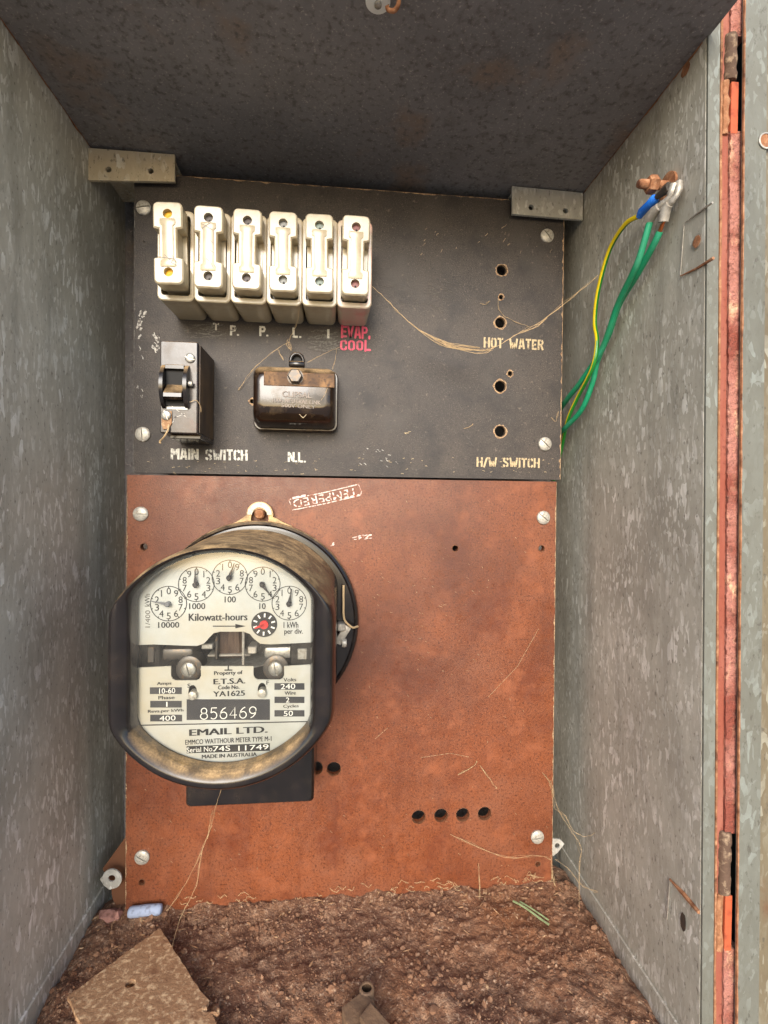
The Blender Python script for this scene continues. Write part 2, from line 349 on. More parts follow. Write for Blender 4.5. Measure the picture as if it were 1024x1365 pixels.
GL = {  # block letters: (width, strokes); strokes are polylines on a 6-high grid
 'M': (5.4, [[(.6, 0), (.6, 6)], [(4.8, 0), (4.8, 6)], [(1.4, 5.6), (2.5, 2.4)], [(4.0, 5.6), (2.9, 2.4)]]),
 'A': (4.4, [[(.5, 0), (1.7, 6)], [(3.9, 0), (2.7, 6)], [(1.7, 1.6), (2.7, 1.6)], [(1.7, 5.5), (2.7, 5.5)]]),
 'I': (1.4, [[(.7, 0), (.7, 6)]]),
 'N': (4.6, [[(.6, 0), (.6, 6)], [(4, 0), (4, 6)], [(1.4, 5.3), (3.2, .7)]]),
 'S': (4.2, [[(3.6, 4.4), (3.5, 5.3), (2.6, 5.5)], [(1.8, 5.5), (.7, 5.1), (.7, 3.9), (2.1, 3.1), (3.5, 2.3), (3.5, .9), (2.4, .5)], [(1.7, .5), (.7, .8), (.6, 1.6)]]),
 'W': (6.2, [[(.5, 6), (1.5, .2)], [(5.7, 6), (4.7, .2)], [(2.0, .2), (2.9, 3.6)], [(4.2, .2), (3.3, 3.6)]]),
 'T': (4.0, [[(2, 0), (2, 6)], [(0, 5.5), (1.2, 5.5)], [(2.8, 5.5), (4, 5.5)]]),
 'C': (4.0, [[(3.5, 4.2), (3.4, 5.2), (2.4, 5.5)], [(1.7, 5.5), (.7, 5), (.6, 3), (.7, 1), (1.7, .5)], [(2.4, .5), (3.4, .8), (3.5, 1.8)]]),
 'H': (4.4, [[(.6, 0), (.6, 6)], [(3.8, 0), (3.8, 6)], [(1.1, 3), (1.9, 3)], [(2.5, 3), (3.3, 3)]]),
 'O': (4.2, [[(1.7, .5), (.7, 1.1), (.6, 3), (.7, 4.9), (1.7, 5.5)], [(2.5, .5), (3.5, 1.1), (3.6, 3), (3.5, 4.9), (2.5, 5.5)]]),
 'E': (3.6, [[(.6, 0), (.6, 6)], [(1.3, 5.5), (3.4, 5.5)], [(1.3, 3), (3, 3)], [(1.3, .5), (3.4, .5)]]),
 'R': (4.4, [[(.6, 0), (.6, 6)], [(1.3, 5.5), (3.1, 5.4), (3.6, 4.4), (3.1, 3.2), (1.3, 3)], [(2.4, 2.6), (3.8, 0)]]),
 'P': (4.2, [[(.6, 0), (.6, 6)], [(1.3, 5.5), (3.1, 5.4), (3.6, 4.3), (3.1, 3.0), (1.3, 2.8)]]),
 'L': (3.6, [[(.6, 0), (.6, 6)], [(1.3, .5), (3.4, .5)]]),
 'V': (4.4, [[(.4, 6), (2.2, .2)], [(4.0, 6), (2.2, .2)]]),
 'D': (4.2, [[(.6, 0), (.6, 6)], [(.6, 5.5), (2.6, 5.3), (3.5, 4), (3.5, 2), (2.6, .7), (.6, .5)]]),
 '/': (3.0, [[(.3, -.3), (2.7, 6.3)]]), '.': (1.3, [[(.5, .0), (.5, 1.0)]]), ' ': (3.2, []),
}
def strokes(polys, wd, Yp, cap=False):
    """polylines in XZ -> flat ribbon mesh on the plane Y = Yp"""
    V, Fc = [], []
    for pl in polys:
        pl = [Vector(p) for p in pl]; n = len(V); m = len(pl); wl = wd if not callable(wd) else wd()
        for i, p in enumerate(pl):
            t = (pl[min(i+1, m-1)]-pl[max(i-1, 0)]).normalized(); q = Vector((-t.y, t.x))*wl/2
            V += [Vector((p.x+q.x, Yp, p.y+q.y)), Vector((p.x-q.x, Yp, p.y-q.y))]
        for i in range(m-1): Fc.append((n+2*i, n+2*i+1, n+2*i+3, n+2*i+2))
        if cap:
            for p in (pl[0], pl[-1]):
                n = len(V); V += [Vector((x, Yp-.00001, z)) for x, z in circ(wl/2, 10, (p.x, p.y))]; Fc.append(tuple(range(n, n+10)))
    return V, Fc
def block(s, u0, u1, v0, v1, mt, parent, Yp=-.0004, th=1.15, cap=False, name='stencil_lettering', jit=0.0, rot=0.0):
    """block lettering filling the pixel box u0..u1, v0..v1 on plane Yp"""
    a, b = PY(u0, (v0+v1)/2, Yp), PY(u1, (v0+v1)/2, Yp); kz = (v1-v0)*(Yp-CAM.y)/F
    tot = sum(GL[c][0]+.7 for c in s)-.7; kx = (b.x-a.x)/tot; zc = (a.z+b.z)/2; kz /= 6; x = 0; pl = []
    cx = (a.x+b.x)/2
    for ch in s:
        wd, st = GL[ch]; dy = random.uniform(-jit, jit)
        for l in st:
            if cap: l = [q for q in l]
            pts = []
            for px, pz in l:
                X, Z = (x+px)*kx-(b.x-a.x)/2, (pz-3+dy)*kz
                pts.append((cx+X*math.cos(rot)-Z*math.sin(rot), zc+X*math.sin(rot)+Z*math.cos(rot)))
            pl.append(pts)
        x += wd+.7
    return mk(name, strokes(pl, th*(kx+kz)/2, Yp, cap), mt, parent)

def slotted(r, h, slot=.0009, dome=1.0):
    """slotted domed screw head, axis -Y, base at y = 0"""
    V, Fc = [], []
    def ht(d): return -h*(.35+.65*math.sqrt(max(0, 1-(d/r)**2*.98))) if dome else -h
    for sg in (-1, 1):
        n0 = len(V); R_, Cn = 6, 12
        for i in range(R_+1):
            s = slot/2+(r-slot/2)*math.sin(i/R_*math.pi/2)*.999; hw = math.sqrt(max(r*r-s*s, 1e-12))
            for j in range(Cn+1):
                t = -hw*math.cos(math.pi*j/Cn); V.append(Vector((t, ht(math.hypot(s, t)), sg*s)))
        for i in range(R_):
            for j in range(Cn):
                a = n0+i*(Cn+1)+j; Fc.append((a, a+1, a+Cn+2, a+Cn+1))
        n1 = len(V)
        for j in range(Cn+1): p = V[n0+j]; V.append(Vector((p.x, -h*.35, p.z)))
        for j in range(Cn): Fc.append((n0+j, n0+j+1, n1+j+1, n1+j))
    rim = lathe([(r, 0), (r, -h*.36), (r*.98, -h*.362)], 28)
    return join((V, Fc), rim)
SCREW = mesh_only('screw', slotted(.0054, .0026), M['screw'], 40)
SSCREW = mesh_only('small_screw', slotted(.0032, .0016), M['steel'], 40)

# ================================================================== the setting: ground outside, the box
g = mk('ground', ([(-40, -80, -1.3), (40, -80, -1.3), (40, 30, -1.3), (-40, 30, -1.3)], [(0, 1, 2, 3)]), M['ground']); g['kind'] = 'structure'

XL, XRT, XRB, YF, YB = -.1905, .1815, .1905, -.134, .055
ZTL, ZTR, ZF = .2347, .2276, -.3390
def xr(z): return XRB+(XRT-XRB)*(z-ZF)/(ZTR-ZF)
boxo = thing('meter_box', (0, YB, ZF), 'open galvanised steel meter box with dusty walls and dark roof', 'meter box')
T = .0012
mk('side_wall', hexa([(XL, YB, ZF), (XL, YF-.03, ZF), (XL, YF-.03, ZTL+.02), (XL, YB, ZTL+.02)],
                     [(XL-T, YB, ZF), (XL-T, YF-.03, ZF), (XL-T, YF-.03, ZTL+.02), (XL-T, YB, ZTL+.02)]), M['wall'], boxo, label='mottled grey side wall without cables')
rw = mk('side_wall', hexa([(XRB, YB, ZF), (XRB, YF, ZF), (xr(.27), YF, .27), (xr(.27), YB, .27)],
                     [(XRB+T, YB, ZF), (XRB+T, YF, ZF), (xr(.27)+T, YF, .27), (xr(.27)+T, YB, .27)]), M['wallr'], boxo, label='mottled grey side wall with the rusty earth stud')
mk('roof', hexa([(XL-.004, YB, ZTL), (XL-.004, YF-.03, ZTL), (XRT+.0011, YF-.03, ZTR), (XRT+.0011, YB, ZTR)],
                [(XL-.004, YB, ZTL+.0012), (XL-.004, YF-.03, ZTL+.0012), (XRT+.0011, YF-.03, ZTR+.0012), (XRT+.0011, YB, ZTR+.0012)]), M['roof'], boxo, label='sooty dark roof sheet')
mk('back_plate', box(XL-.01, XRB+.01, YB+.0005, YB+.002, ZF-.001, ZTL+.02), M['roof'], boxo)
mk('floor_pan', box(XL-.002, XRB+.002, YF-.03, YB-.001, ZF-.0035, ZF-.0015), M['lip'], boxo)
# seam folds along the foot and head of the walls
mk('fold', hexa([(XL+.0002, .03, ZF), (XL+.0002, YF-.02, ZF), (XL+.0002, YF-.02, ZF+.017), (XL+.0002, .03, ZF+.017)],
                [(XL+.0014, .03, ZF), (XL+.0014, YF-.02, ZF), (XL+.0014, YF-.02, ZF+.0165), (XL+.0014, .03, ZF+.0165)]), M['wall'], boxo)
mk('fold', hexa([(XRB-.0003, .03, ZF), (XRB-.0003, YF+.001, ZF), (XRB-.0006, YF+.001, ZF+.019), (XRB-.0006, .03, ZF+.019)],
                [(XRB-.0018, .03, ZF), (XRB-.0018, YF+.001, ZF), (XRB-.0018, YF+.001, ZF+.0185), (XRB-.0018, .03, ZF+.0185)]), M['wallr'], boxo)
for nm, fx in (('right', lambda z: xr(z)-.0004), ('left', lambda z: XL+.0004)):
    n = 120; up = []; lo = []; zt = (ZTR if nm == 'right' else ZTL)-.0003
    for i in range(n+1):
        y_ = YF+.002+(.05-YF)*i/n; h = .0006+.0022*max(0, noise.noise(Vector((y_*60, 3, 1 if nm == 'left' else 4))))+.0012*max(0, noise.noise(Vector((y_*300, 2, 5))))
        up.append(Vector((fx(zt), y_, zt))); lo.append(Vector((fx(zt-h), y_, zt-h)))
    mk('seam_rust', (up+lo, [(i, i+1, n+2+i, n+1+i) for i in range(n)]), M['rust'], boxo)
# bracket plates at the top corners (real holes)
def bracket(q, holes, yy, mt, lab):
    pts = [PY(u, v, yy) for u, v in q]; ol = [(p.x, p.z) for p in pts]
    hs = [circ(.0021, 14, (PY(u, v, yy).x, PY(u, v, yy).z)) for u, v in holes]
    o = mk('bracket', plate(ol, hs, yy, yy+.0022), mt, boxo, label=lab)
    z0 = max(p[1] for p in ol); x0 = min(p[0] for p in ol); x1 = max(p[0] for p in ol)
    mk('bracket_flange', box(x0+.001, x1-.001, yy+.0023, .05, z0-.004, z0-.002), mt, o)
bracket([(117, 240), (233, 242), (233, 206), (117, 197)], [(145, 226), (201, 228)], -.0062, M['brk'], 'tan stained corner bracket')
bracket([(683, 285), (777, 293), (777, 257), (683, 248)], [(708, 276.5), (754, 281)], -.0062, M['brkr'], 'grey zinc corner bracket')
# front lip, seal channel and hinge knuckles
def vstrip(name, x0, x1, y, dy, mt, parent, z0=ZF-.02, z1=.275, label=None, n=1, jit=0):
    rings = []
    for i in range(n+1):
        z = z0+(z1-z0)*i/n; sx = xr(z)-XRB
        j = random.uniform(-jit, jit); k = random.uniform(-jit, jit)
        rings.append([Vector((XRB+sx+x0+j, y, z)), Vector((XRB+sx+x1+k, y+random.uniform(-jit, jit), z)), Vector((XRB+sx+x1, y+dy, z)), Vector((XRB+sx+x0, y+dy, z))])
    return mk(name, loft(rings), mt, parent, label=label)
vstrip('front_lip', .0002, .0068, YF-.0015, .0013, M['lip'], boxo)
vstrip('lip_edge', .0069, .0080, YF-.0020, .0015, M['rust'], boxo, n=80, jit=.00016)
vstrip('channel_strip', .0081, .0135, YF+.0006, .004, M['redch'], boxo, label='red painted channel strip')
for a, b in ((-.36, -.262), (-.198, .1795), (.2295, .275)):
    vstrip('seal_strip', .0136, .0225, YF-.0008, .006, M['foam'], boxo, a, b, 'crumbly pink seal strip', n=int((b-a)/.0022), jit=.00045)
vstrip('channel_back', .006, .060, YF+.0085, .001, M['void_shade'], boxo)
def hinge(z0, z1, zs):
    h = thing('hinge_tmp', (0, 0, 0), '', ''); bpy.data.objects.remove(h)
    xc = xr((z0+z1)/2)+.0136
    rings = []
    k = mk('hinge', lathe([(.001, zs), (.0034, zs+.0004), (.0036, zs+.002)]+[(.0036+random.uniform(-.0004, .0003), zs+.002+(z1-zs-.004)*i/14) for i in range(1, 14)]+[(.0036, z1-.002), (.0032, z1-.0004), (.001, z1)], 14, 'Z', (xc+.0005, YF+.0012, 0)), M['hinge'], boxo, 40, label='dirty hinge knuckle')
    mk('leaf', box(xc+.0005, xc+.0046, YF-.001, YF+.001, z0, zs-.0006, .0003), M['orange'], k)
    mk('pin', tube([(xc-.002+random.uniform(-.0005, .0005), YF+.001, z0+(zs-z0)*i/8) for i in range(9)], [.0022+random.uniform(-.0004, .0004) for _ in range(9)], 8), M['rust'], k)
hinge(.178, .231, .206); hinge(-.263, -.197, -.232)
# cut and bent flaps, rust and scratches on the cable side wall
def wallpt(u, v, d=.0004):
    p = PX(u, v, .186)
    for _ in range(3): p = PX(u, v, xr(p.z)-d)
    return p
def slit(pix, wd, mt, d=.0006):
    mk('cut_slit', tube([wallpt(u, v, d) for u, v in pix], wd, 5), mt, rw)
slit([(907, 368), (930, 357), (951, 344)], [.0003, .0007, .0009], M['rust'])
slit([(913, 297), (930, 284), (950, 270)], [.0002, .0005, .0006], M['lead'])
slit([(912, 300), (909, 340), (907, 366)], .0002, M['lead'])
slit([(893, 1172), (912, 1192), (932, 1216)], [.0006, .0014, .0012], M['rust'])
slit([(893, 1174), (891, 1200), (889, 1226)], .00035, M['lead'])
def wdisc(u, v, a, b, mt, name, d=.0003):
    c = wallpt(u, v, d); V = [c+Vector((0, a*math.cos(t*.2618)*random.uniform(.9, 1.1), b*math.sin(t*.2618)*random.uniform(.9, 1.1))) for t in range(24)]
    V2 = [p+Vector((-.0002, 0, 0)) for p in V]
    mk(name, loft([V, V2]), mt, rw, label='rust stained hole in the side wall' if mt is M['rust'] else None)
wdisc(929, 322, .0036, .0040, M['lead'], 'hole_rim'); wdisc(929, 322, .0027, .0032, M['rust'], 'rusty_hole', .0006)
wdisc(911, 1229, .0022, .0052, M['dscrew'], 'punched_hole')
wdisc(914, 93, .0034, .0032, M['rust'], 'rust_spot')

# the door edge seen beyond the hinge line
door = thing('box_door', (.203, YF, ZF), 'open galvanised door edge with rusty hole beside the pink seal strip', 'door')
def dx(z, a): return xr(z)+a
def dplate(name, a, b, y, dy, mt, lab=None):
    q0 = [Vector((dx(-.36, a), y, -.36)), Vector((dx(-.36, b), y, -.36)), Vector((dx(.28, b), y, .28)), Vector((dx(.28, a), y, .28))]
    return mk(name, hexa(q0, [p+Vector((0, dy, 0)) for p in q0]), mt, door, label=lab)
dplate('door_flange', .0192, .0318, YF-.0035, .002, M['lip'])
vs_ = vstrip('rusty_edge', .0184, .0191, YF-.0040, .0012, M['rust'], door, n=80, jit=.00018)
dplate('door_face', .0319, .075, YF-.0015, .0015, M['dface'], 'brown stained inner door face')
c = PY(1021, 188, YF-.0037)
mk('hole_rim', lathe([(.0043, 0), (.0043, -.0005), (.0036, -.0006), (.0036, 0)], 20, 'Y', c, cap=False), M['lead'], door)
mk('rusty_hole', lathe([(.0036, 0), (.0036, -.0002)], 20, 'Y', c), M['rust'], door)

# ceiling fastener and rusty hook at the head of the box
def ceil(u, v, d):
    p = PZ(u, v, .231)
    return PZ(u, v, ZTL+(ZTR-ZTL)*(p.x-XL)/(XRT-XL)-d)
c = ceil(504, 0, .001)
st = thing('ceiling_stud', c, 'white round washer under the dark roof beside a rusty hook', 'stud')
mk('washer', lathe([(.0005, .0006), (.0062, .0004), (.0062, -.0010), (.0045, -.0016), (.002, -.0018)], 24, 'Z', c), M['white'], st, 40)
mk('bolt_tip', lathe([(.0018, -.0016), (.0018, -.003), (.0012, -.0034)], 12, 'Z', c), M['steel'], st, 40)
hk = thing('wire_hook', ceil(527, 2, 0), 'bent rusty wire hook hanging from the dark roof', 'hook')
mk('bent_wire', tube(spline([ceil(531, -10, -.0004), ceil(532, -4, .004), ceil(531, 6, .007), ceil(526, 14, .008), ceil(518, 13, .007), ceil(516, 7, .006)], 6), .0011, 8), M['rust'], hk, 60)

# ================================================================== the two boards
def hpt(u, v): p = PY(u, v, -.0001); return (p.x, p.z)
def holes_of(lst, jit=.00025): return [circ(r, 18, hpt(u, v), jit) for u, v, r in lst]
BH = [(669, 360, .0043), (668, 396, .0018), (667, 430, .0042), (680, 498, .0020), (667, 515, .0046), (667, 575, .0045), (336, 535, .0016), (192, 322, .0006)]
bz0, bz1 = .0004, .2212
board_b = thing('black_switchboard', (.0035, 0, bz0), 'black switchboard panel with stencilled HOT WATER lettering and drilled holes', 'panel')
mk('board', plate([(-.1615, bz0), (.1688, bz0), (.1683, bz1), (-.1615, bz1)], holes_of(BH), 0, .0062), M['black'], board_b)
def rim(lst, mt, parent, wd=.0017):
    for u, v, r in lst:
        x, z = hpt(u, v); a = circ(r+.00005, 22, (0, 0)); b = [(p*(1+random.uniform(.15, 1)*wd/r), q*(1+random.uniform(.15, 1)*wd/r)) for p, q in a]
        inn = [(p*.93, q*.93) for p, q in a]
        mk('chipped_rim', loft([ring3(inn, .0016, (x, z)), ring3(a, -.00025, (x, z)), ring3(b, -.0001, (x, z))], False, False), mt, parent)
rim(BH[:7], M['chip'], board_b)
for i, (u, v) in enumerate([(192, 278), (729, 315), (191, 579), (726, 592)]):
    p = PY(u, v); inst(SCREW, 'screw', p+Vector((0, -.0001, 0)), board_b, (0, (-.2, .9, 1.5, .75)[i], 0))
block('MAIN SWITCH', 228, 330, 599, 613, M['stencil'], board_b, th=1.35, jit=.12)
block('N.L.', 384, 408, 603, 616, M['stencil'], board_b, th=1.35, jit=.1)
block('HOT WATER', 645, 725, 451, 465, M['stencilc'], board_b, th=1.25, jit=.1)
block('H/W SWITCH', 635.5, 719.5, 610, 623, M['stencilc'], board_b, th=1.25, jit=.1)
for s, a, b, v0, v1 in (('P.', 307, 319, 434, 447), ('P.', 346, 358, 435, 448), ('L.', 390, 402, 437, 450), ('I', 436, 439.5, 439, 451), ('T', 284, 292, 431, 440)):
    block(s, a, b, v0, v1, M['stencil'], board_b, th=1.35)
block('EVAP.', 455, 494, 435, 450, M['pink'], board_b, th=1.25, cap=True, name='marker_lettering', jit=.15)
block('COOL', 453.5, 494, 454, 467, M['pink'], board_b, th=1.25, cap=True, name='marker_lettering', jit=.15)
def scuffs(name, regs, mt, parent, Yp=-.00025):
    """regs: (u0,v0,u1,v1,n,length px,width m,angle)"""
    pl = []
    ws = []
    V, Fc = [], []
    for u0, v0, u1, v1, n, ln, wd, an in regs:
        for _ in range(n):
            u, v = random.uniform(u0, u1), random.uniform(v0, v1); a = an+random.uniform(-.35, .35); l = ln*random.uniform(.3, 1)
            pts = [hpt(u+l*(t-.5)*math.cos(a)+random.uniform(-.6, .6), v+l*(t-.5)*math.sin(a)+random.uniform(-.6, .6)) for t in (0, .25, .5, .75, 1)]
            Yp -= .0000004
            v_, f_ = strokes([pts], wd*random.uniform(.4, 1.2), Yp); n0 = len(V); V += v_; Fc += [tuple(i+n0 for i in q) for q in f_]
    o = mk(name, (V, Fc), mt, parent); o['kind'] = 'stuff'; return o
scuffs('grey_scuffs', [(256, 430, 292, 452, 26, 26, .0008, -.1), (418, 440, 446, 452, 20, 18, .0008, .05), (415, 455, 450, 467, 22, 30, .0009, -.05), (500, 375, 600, 415, 60, 12, .0002, .2), (420, 545, 560, 630, 50, 10, .00018, .1), (520, 480, 640, 600, 40, 9, .00016, 1.)], M['scuff'], board_b)
scuffs('paint_scratches', [(203, 446, 213, 470, 16, 11, .0011, .9), (184, 412, 194, 430, 6, 8, .0015, 2.2), (184, 430, 190, 450, 7, 8, .0013, 2.2), (186, 462, 195, 476, 3, 6, .0008, .8), (480, 598, 530, 622, 14, 5, .0005, .4), (182, 500, 192, 560, 6, 5, .0004, 1.5)], M['chalk'], board_b, -.0003)
scuffs('dust_specks', [(560, 300, 740, 340, 18, 6, .0003, 2.2), (190, 610, 740, 632, 60, 4, .0003, 0), (540, 570, 550, 578, 3, 6, .0005, .3)], M['stencilc'], board_b, -.0003)

def edge(parent, pts, mt, wd):
    n = 90; a, b = Vector(pts[0]), Vector(pts[1]); t = (b-a).normalized(); q = Vector((-t.y, t.x))
    r1 = [a.lerp(b, i/n) for i in range(n+1)]; w_ = [wd*max(.08, random.gauss(.45, .4)) for _ in r1]
    V = [Vector((p.x, -.0002, p.y)) for p in r1]+[Vector((p.x+q.x*k_, -.0002, p.y+q.y*k_)) for p, k_ in zip(r1, w_)]
    mk('worn_edge', (V, [(i, i+1, i+n+2, i+n+1) for i in range(n)]), mt, parent)
edge(board_b, [(.1687, bz0+.0005), (.16825, bz1)], M['chip'], .0012); edge(board_b, [(.168, bz1-.0001), (-.161, bz1-.0001)], M['chip'], .0010)
edge(board_b, [(-.1614, bz1), (-.1614, bz0)], M['scuff'], .0009)
RH = [(607, 731, .0024), (722, 731, .0024), (445, 1025, .0054), (421, 1024, .0054), (558, 1089, .0054), (588, 1087, .0054), (617, 1086, .0054), (646, 1084.5, .0054), (192, 729, .0026)]
RB = [(189, 1176, .0022), (717, 1152, .0020)]
board_r = thing('brown_hardboard', (0, 0, -.331), 'reddish brown hardboard panel with an upside down TEMPERED stamp', 'panel')
mk('board', plate([(-.1660, -.331), (.1675, -.331), (.1655, -.0012), (-.1660, -.0012)], holes_of(RH+RB), 0, .0055), M['red'], board_r)
rim(RH[:2]+RH[8:]+RB, M['rede'], board_r, .0008); rim(RH[2:8], M['rede'], board_r, .0005)
for i, (u, v) in enumerate([(188, 685), (724, 690), (190, 1142), (716, 1115)]):
    p = PY(u, v); inst(SCREW, 'screw', p+Vector((0, -.0001, 0)), board_r, (0, (.1, .7, .6, -.1)[i], 0))
edge(board_r, [(-.1659, -.002), (-.1659, -.33)], M['chip'], .0009); edge(board_r, [(.1674, -.33), (.16545, -.002)], M['chip'], .0009)
text('TEMPERED', 434, 663.5, -.0004, 86, 10.5, M['stamp'], board_r, math.pi+.205, .02, 'stamp_lettering')
for ln, wd in (([(385, 666), (435, 656), (478, 645.5)], .0007), ([(390, 680), (435, 671), (481, 660)], .0007), ([(385, 666), (388, 673)], .0005), ([(478, 646), (482, 655), (481, 661)], .0007), ([(390, 664), (408, 660)], .0014), ([(470, 662), (481, 659.5)], .0014)):
    mk('stamp_border', strokes([[hpt(*q) for q in ln]], wd, -.0003-wd*.05), M['stamp'], board_r)
scuffs('white_scratches', [(466, 714, 495, 720, 9, 9, .0005, -.22), (480, 713, 494, 717, 8, 8, .0008, -.22), (443, 724, 450, 727, 4, 5, .0006, -.2)], M['stamp'], board_r)
for ln in ([(650, 930), (690, 888), (718, 838)], [(500, 985), (517, 970)], [(560, 1010), (600, 1004), (625, 1009)]): mk('scratch', strokes([[hpt(*q) for q in ln]], .00028, -.0002), M['chip'], board_r)
scuffs('fibre_specks', [(175, 660, 735, 1160, 150, 4, .00025, .8), (480, 740, 640, 900, 60, 4, .0002, .4)], M['chip'], board_r)

# ================================================================== fuse holders
YFB, YFC = -.036, -.0475
def fuse_base():
    bk = rrect(.0222, .0595, .004); fr = rrect(.0243, .0605, .004)
    fr2 = offs(fr, .0007); cv = rrect(.0190, .0535, .002); cv2 = rrect(.0186, .053, .002)
    return loft([ring3(bk, -.0001), ring3(fr, YFB+.0007), ring3(fr2, YFB), ring3(cv, YFB), ring3(cv2, YFB+.012)], True, True)
def dogbone(w1, w2, hh, blk, r):
    """counter-clockwise dog-bone outline"""
    q = []
    def arc(cx, cz, a0, rr=r, k=4):
        for i in range(k+1):
            a = math.radians(a0+90*i/k); q.append((cx+rr*math.cos(a), cz+rr*math.sin(a)))
    arc(w1/2-r, hh/2-r, 0); arc(-w1/2+r, hh/2-r, 90)
    q.extend([(-w1/2, hh/2-blk), (-w1/2+.0006, hh/2-blk-.0006), (-w2/2, hh/2-blk-.0012), (-w2/2, -hh/2+blk+.0012), (-w1/2+.0006, -hh/2+blk+.0006), (-w1/2, -hh/2+blk)])
    arc(-w1/2+r, -hh/2+r, 180); arc(w1/2-r, -hh/2+r, 270)
    q.extend([(w1/2, -hh/2+blk), (w1/2-.0006, -hh/2+blk+.0006), (w2/2, -hh/2+blk+.0012), (w2/2, hh/2-blk-.0012), (w1/2-.0006, hh/2-blk-.0006), (w1/2, hh/2-blk)])
    return q
HZ = .0187
def fuse_carrier():
    ol = dogbone(.0186, .0116, .0528, .0162, .0034)
    ch = offs(ol, .0009)
    hs = [circ(.0030, 16, (0, s*HZ)) for s in (1, -1)]
    side = loft([ring3(ol, YFB-.0006), ring3(ol, YFC+.0009), ring3(ch, YFC)], True, False)
    loops = [ch]+hs; tri = tessellate_polygon([[Vector((x, z, 0)) for x, z in l] for l in loops])
    flat = [p for l in loops for p in l]
    face = [Vector((x, YFC, z)) for x, z in flat], [tuple(t) for t in tri]
    wells = [loft([ring3(h, YFC), ring3(h, YFC+.0032)], False, False) for h in hs]
    skirt = loft([ring3(rrect(.0168, .0500, .003), YFB+.010), ring3(rrect(.0174, .0505, .003), YFB-.0008)])
    return join(side, face, *wells, skirt)
def emblem():
    o = dogbone(.0098, .0070, .031, .0035, .0008)
    return loft([ring3(o, YFC+.0002), ring3(o, YFC-.0003), ring3(offs(o, .0004), YFC-.0005)], False, True)
FB = mesh_only('base', fuse_base(), M['cream'], 35); FBP = FB.copy(); FBP.materials.clear(); FBP.materials.append(M['creamp'])
FC = mesh_only('carrier', fuse_carrier(), M['cream'], 35); FE = mesh_only('grip_plate', emblem(), M['cream'], 35)
IND = mesh_only('fuse_window', lathe([(.0030, 0), (.0030, -.0004), (.0001, -.0005)], 16), M['void_shade'], 30)
PINH = mesh_only('pin', lathe([(.0007, 0), (.0007, -.0003)], 8), M['void_shade'])
cols = [(222, 170, 24), (96, 90, 88), (92, 84, 84), (140, 142, 140), (134, 148, 142), (138, 92, 90)]
labs = ['cream porcelain fuse holder with yellow spots, leftmost end of the row', 'cream fuse holder with dark spots and scribbled marks beside the yellow spotted one',
        'cream fuse holder with dark spots above the first stencilled P and its neighbour', 'cream fuse holder with grey spots above the stencilled L',
        'cream fuse holder with greenish grey spots beside the pink spotted one', 'cream fuse holder with pink spots and pink stained foot above EVAP. COOL']
labs[0] = 'cream porcelain fuse holder with yellow spots in its two holes'
labs[2] = 'clean cream fuse holder with dark spots, third counting from the yellow spotted one'
p0, p5 = PY(234.5, 340.5, YFB), PY(472.7, 352, YFB)
for i in range(6):
    t = i/5; p = p0.lerp(p5, t); loc = Vector((p.x, 0, p.z))
    f = thing('fuse_holder', loc, labs[i], 'fuse', 'cream fuse holders in a row')
    inst(FBP if i == 5 else FB, 'base', loc, f)
    tilt = (.0, .045, .01, .005, .0, .05)[i]; rz = (-.022, .008, .012, -.006, -.012, .008)[i]
    dl = Vector(((.0003, .0002, .0003, .0002, .0002, .0002)[i], (-.0020, -.0004, .0002, .0006, .0004, 0)[i], (.0014, .0022, .0013, .0010, .0007, .0018)[i]))
    cr = inst(FC, 'carrier', loc+dl, f, (tilt*.6, rz, (-.02, 0, .01, 0, 0, .005)[i]))
    ge = inst(FE, 'grip_plate', (0, 0, 0), None); ge.parent = cr
    mi = mat('fuse_window_colour', cols[i], .6, 0, [(600, tuple(int(x*.7) for x in cols[i]), .5, .7)])
    me = IND.copy(); me.materials.clear(); me.materials.append(mi)
    for s in (1, -1):
        wd = inst(me, 'fuse_window', (0, 0, 0), None); wd.parent = cr; wd.location = (0, YFC+.0034, s*HZ)
        if i: pn = inst(PINH, 'pin_hole', (0, 0, 0), None); pn.parent = cr; pn.location = (.0003, YFC+.0028, s*HZ-.0011)

for par, pls in ((bpy.data.objects['carrier'], [[(-.002, -.008), (.001, -.011), (.004, -.010), (.002, -.013), (.0055, -.0145)], [(-.006, -.0095), (.003, -.0105)], [(.003, -.0085), (.0052, -.0125)]]),
                 (bpy.data.objects['carrier.001'], [[(-.005, .0145), (-.001, .0125), (.003, .0105)], [(-.004, .011), (.002, .0155)], [(.001, .004), (.003, .0025)], [(.0005, -.002), (.0038, -.004)], [(-.001, -.008), (.001, -.0095)], [(.002, -.0105), (.0035, -.0135)]])):
    for l in pls:
        q_ = mk('scribble', strokes([l], .00035, YFC-.0007), M['dscrew'], None); q_.parent = par
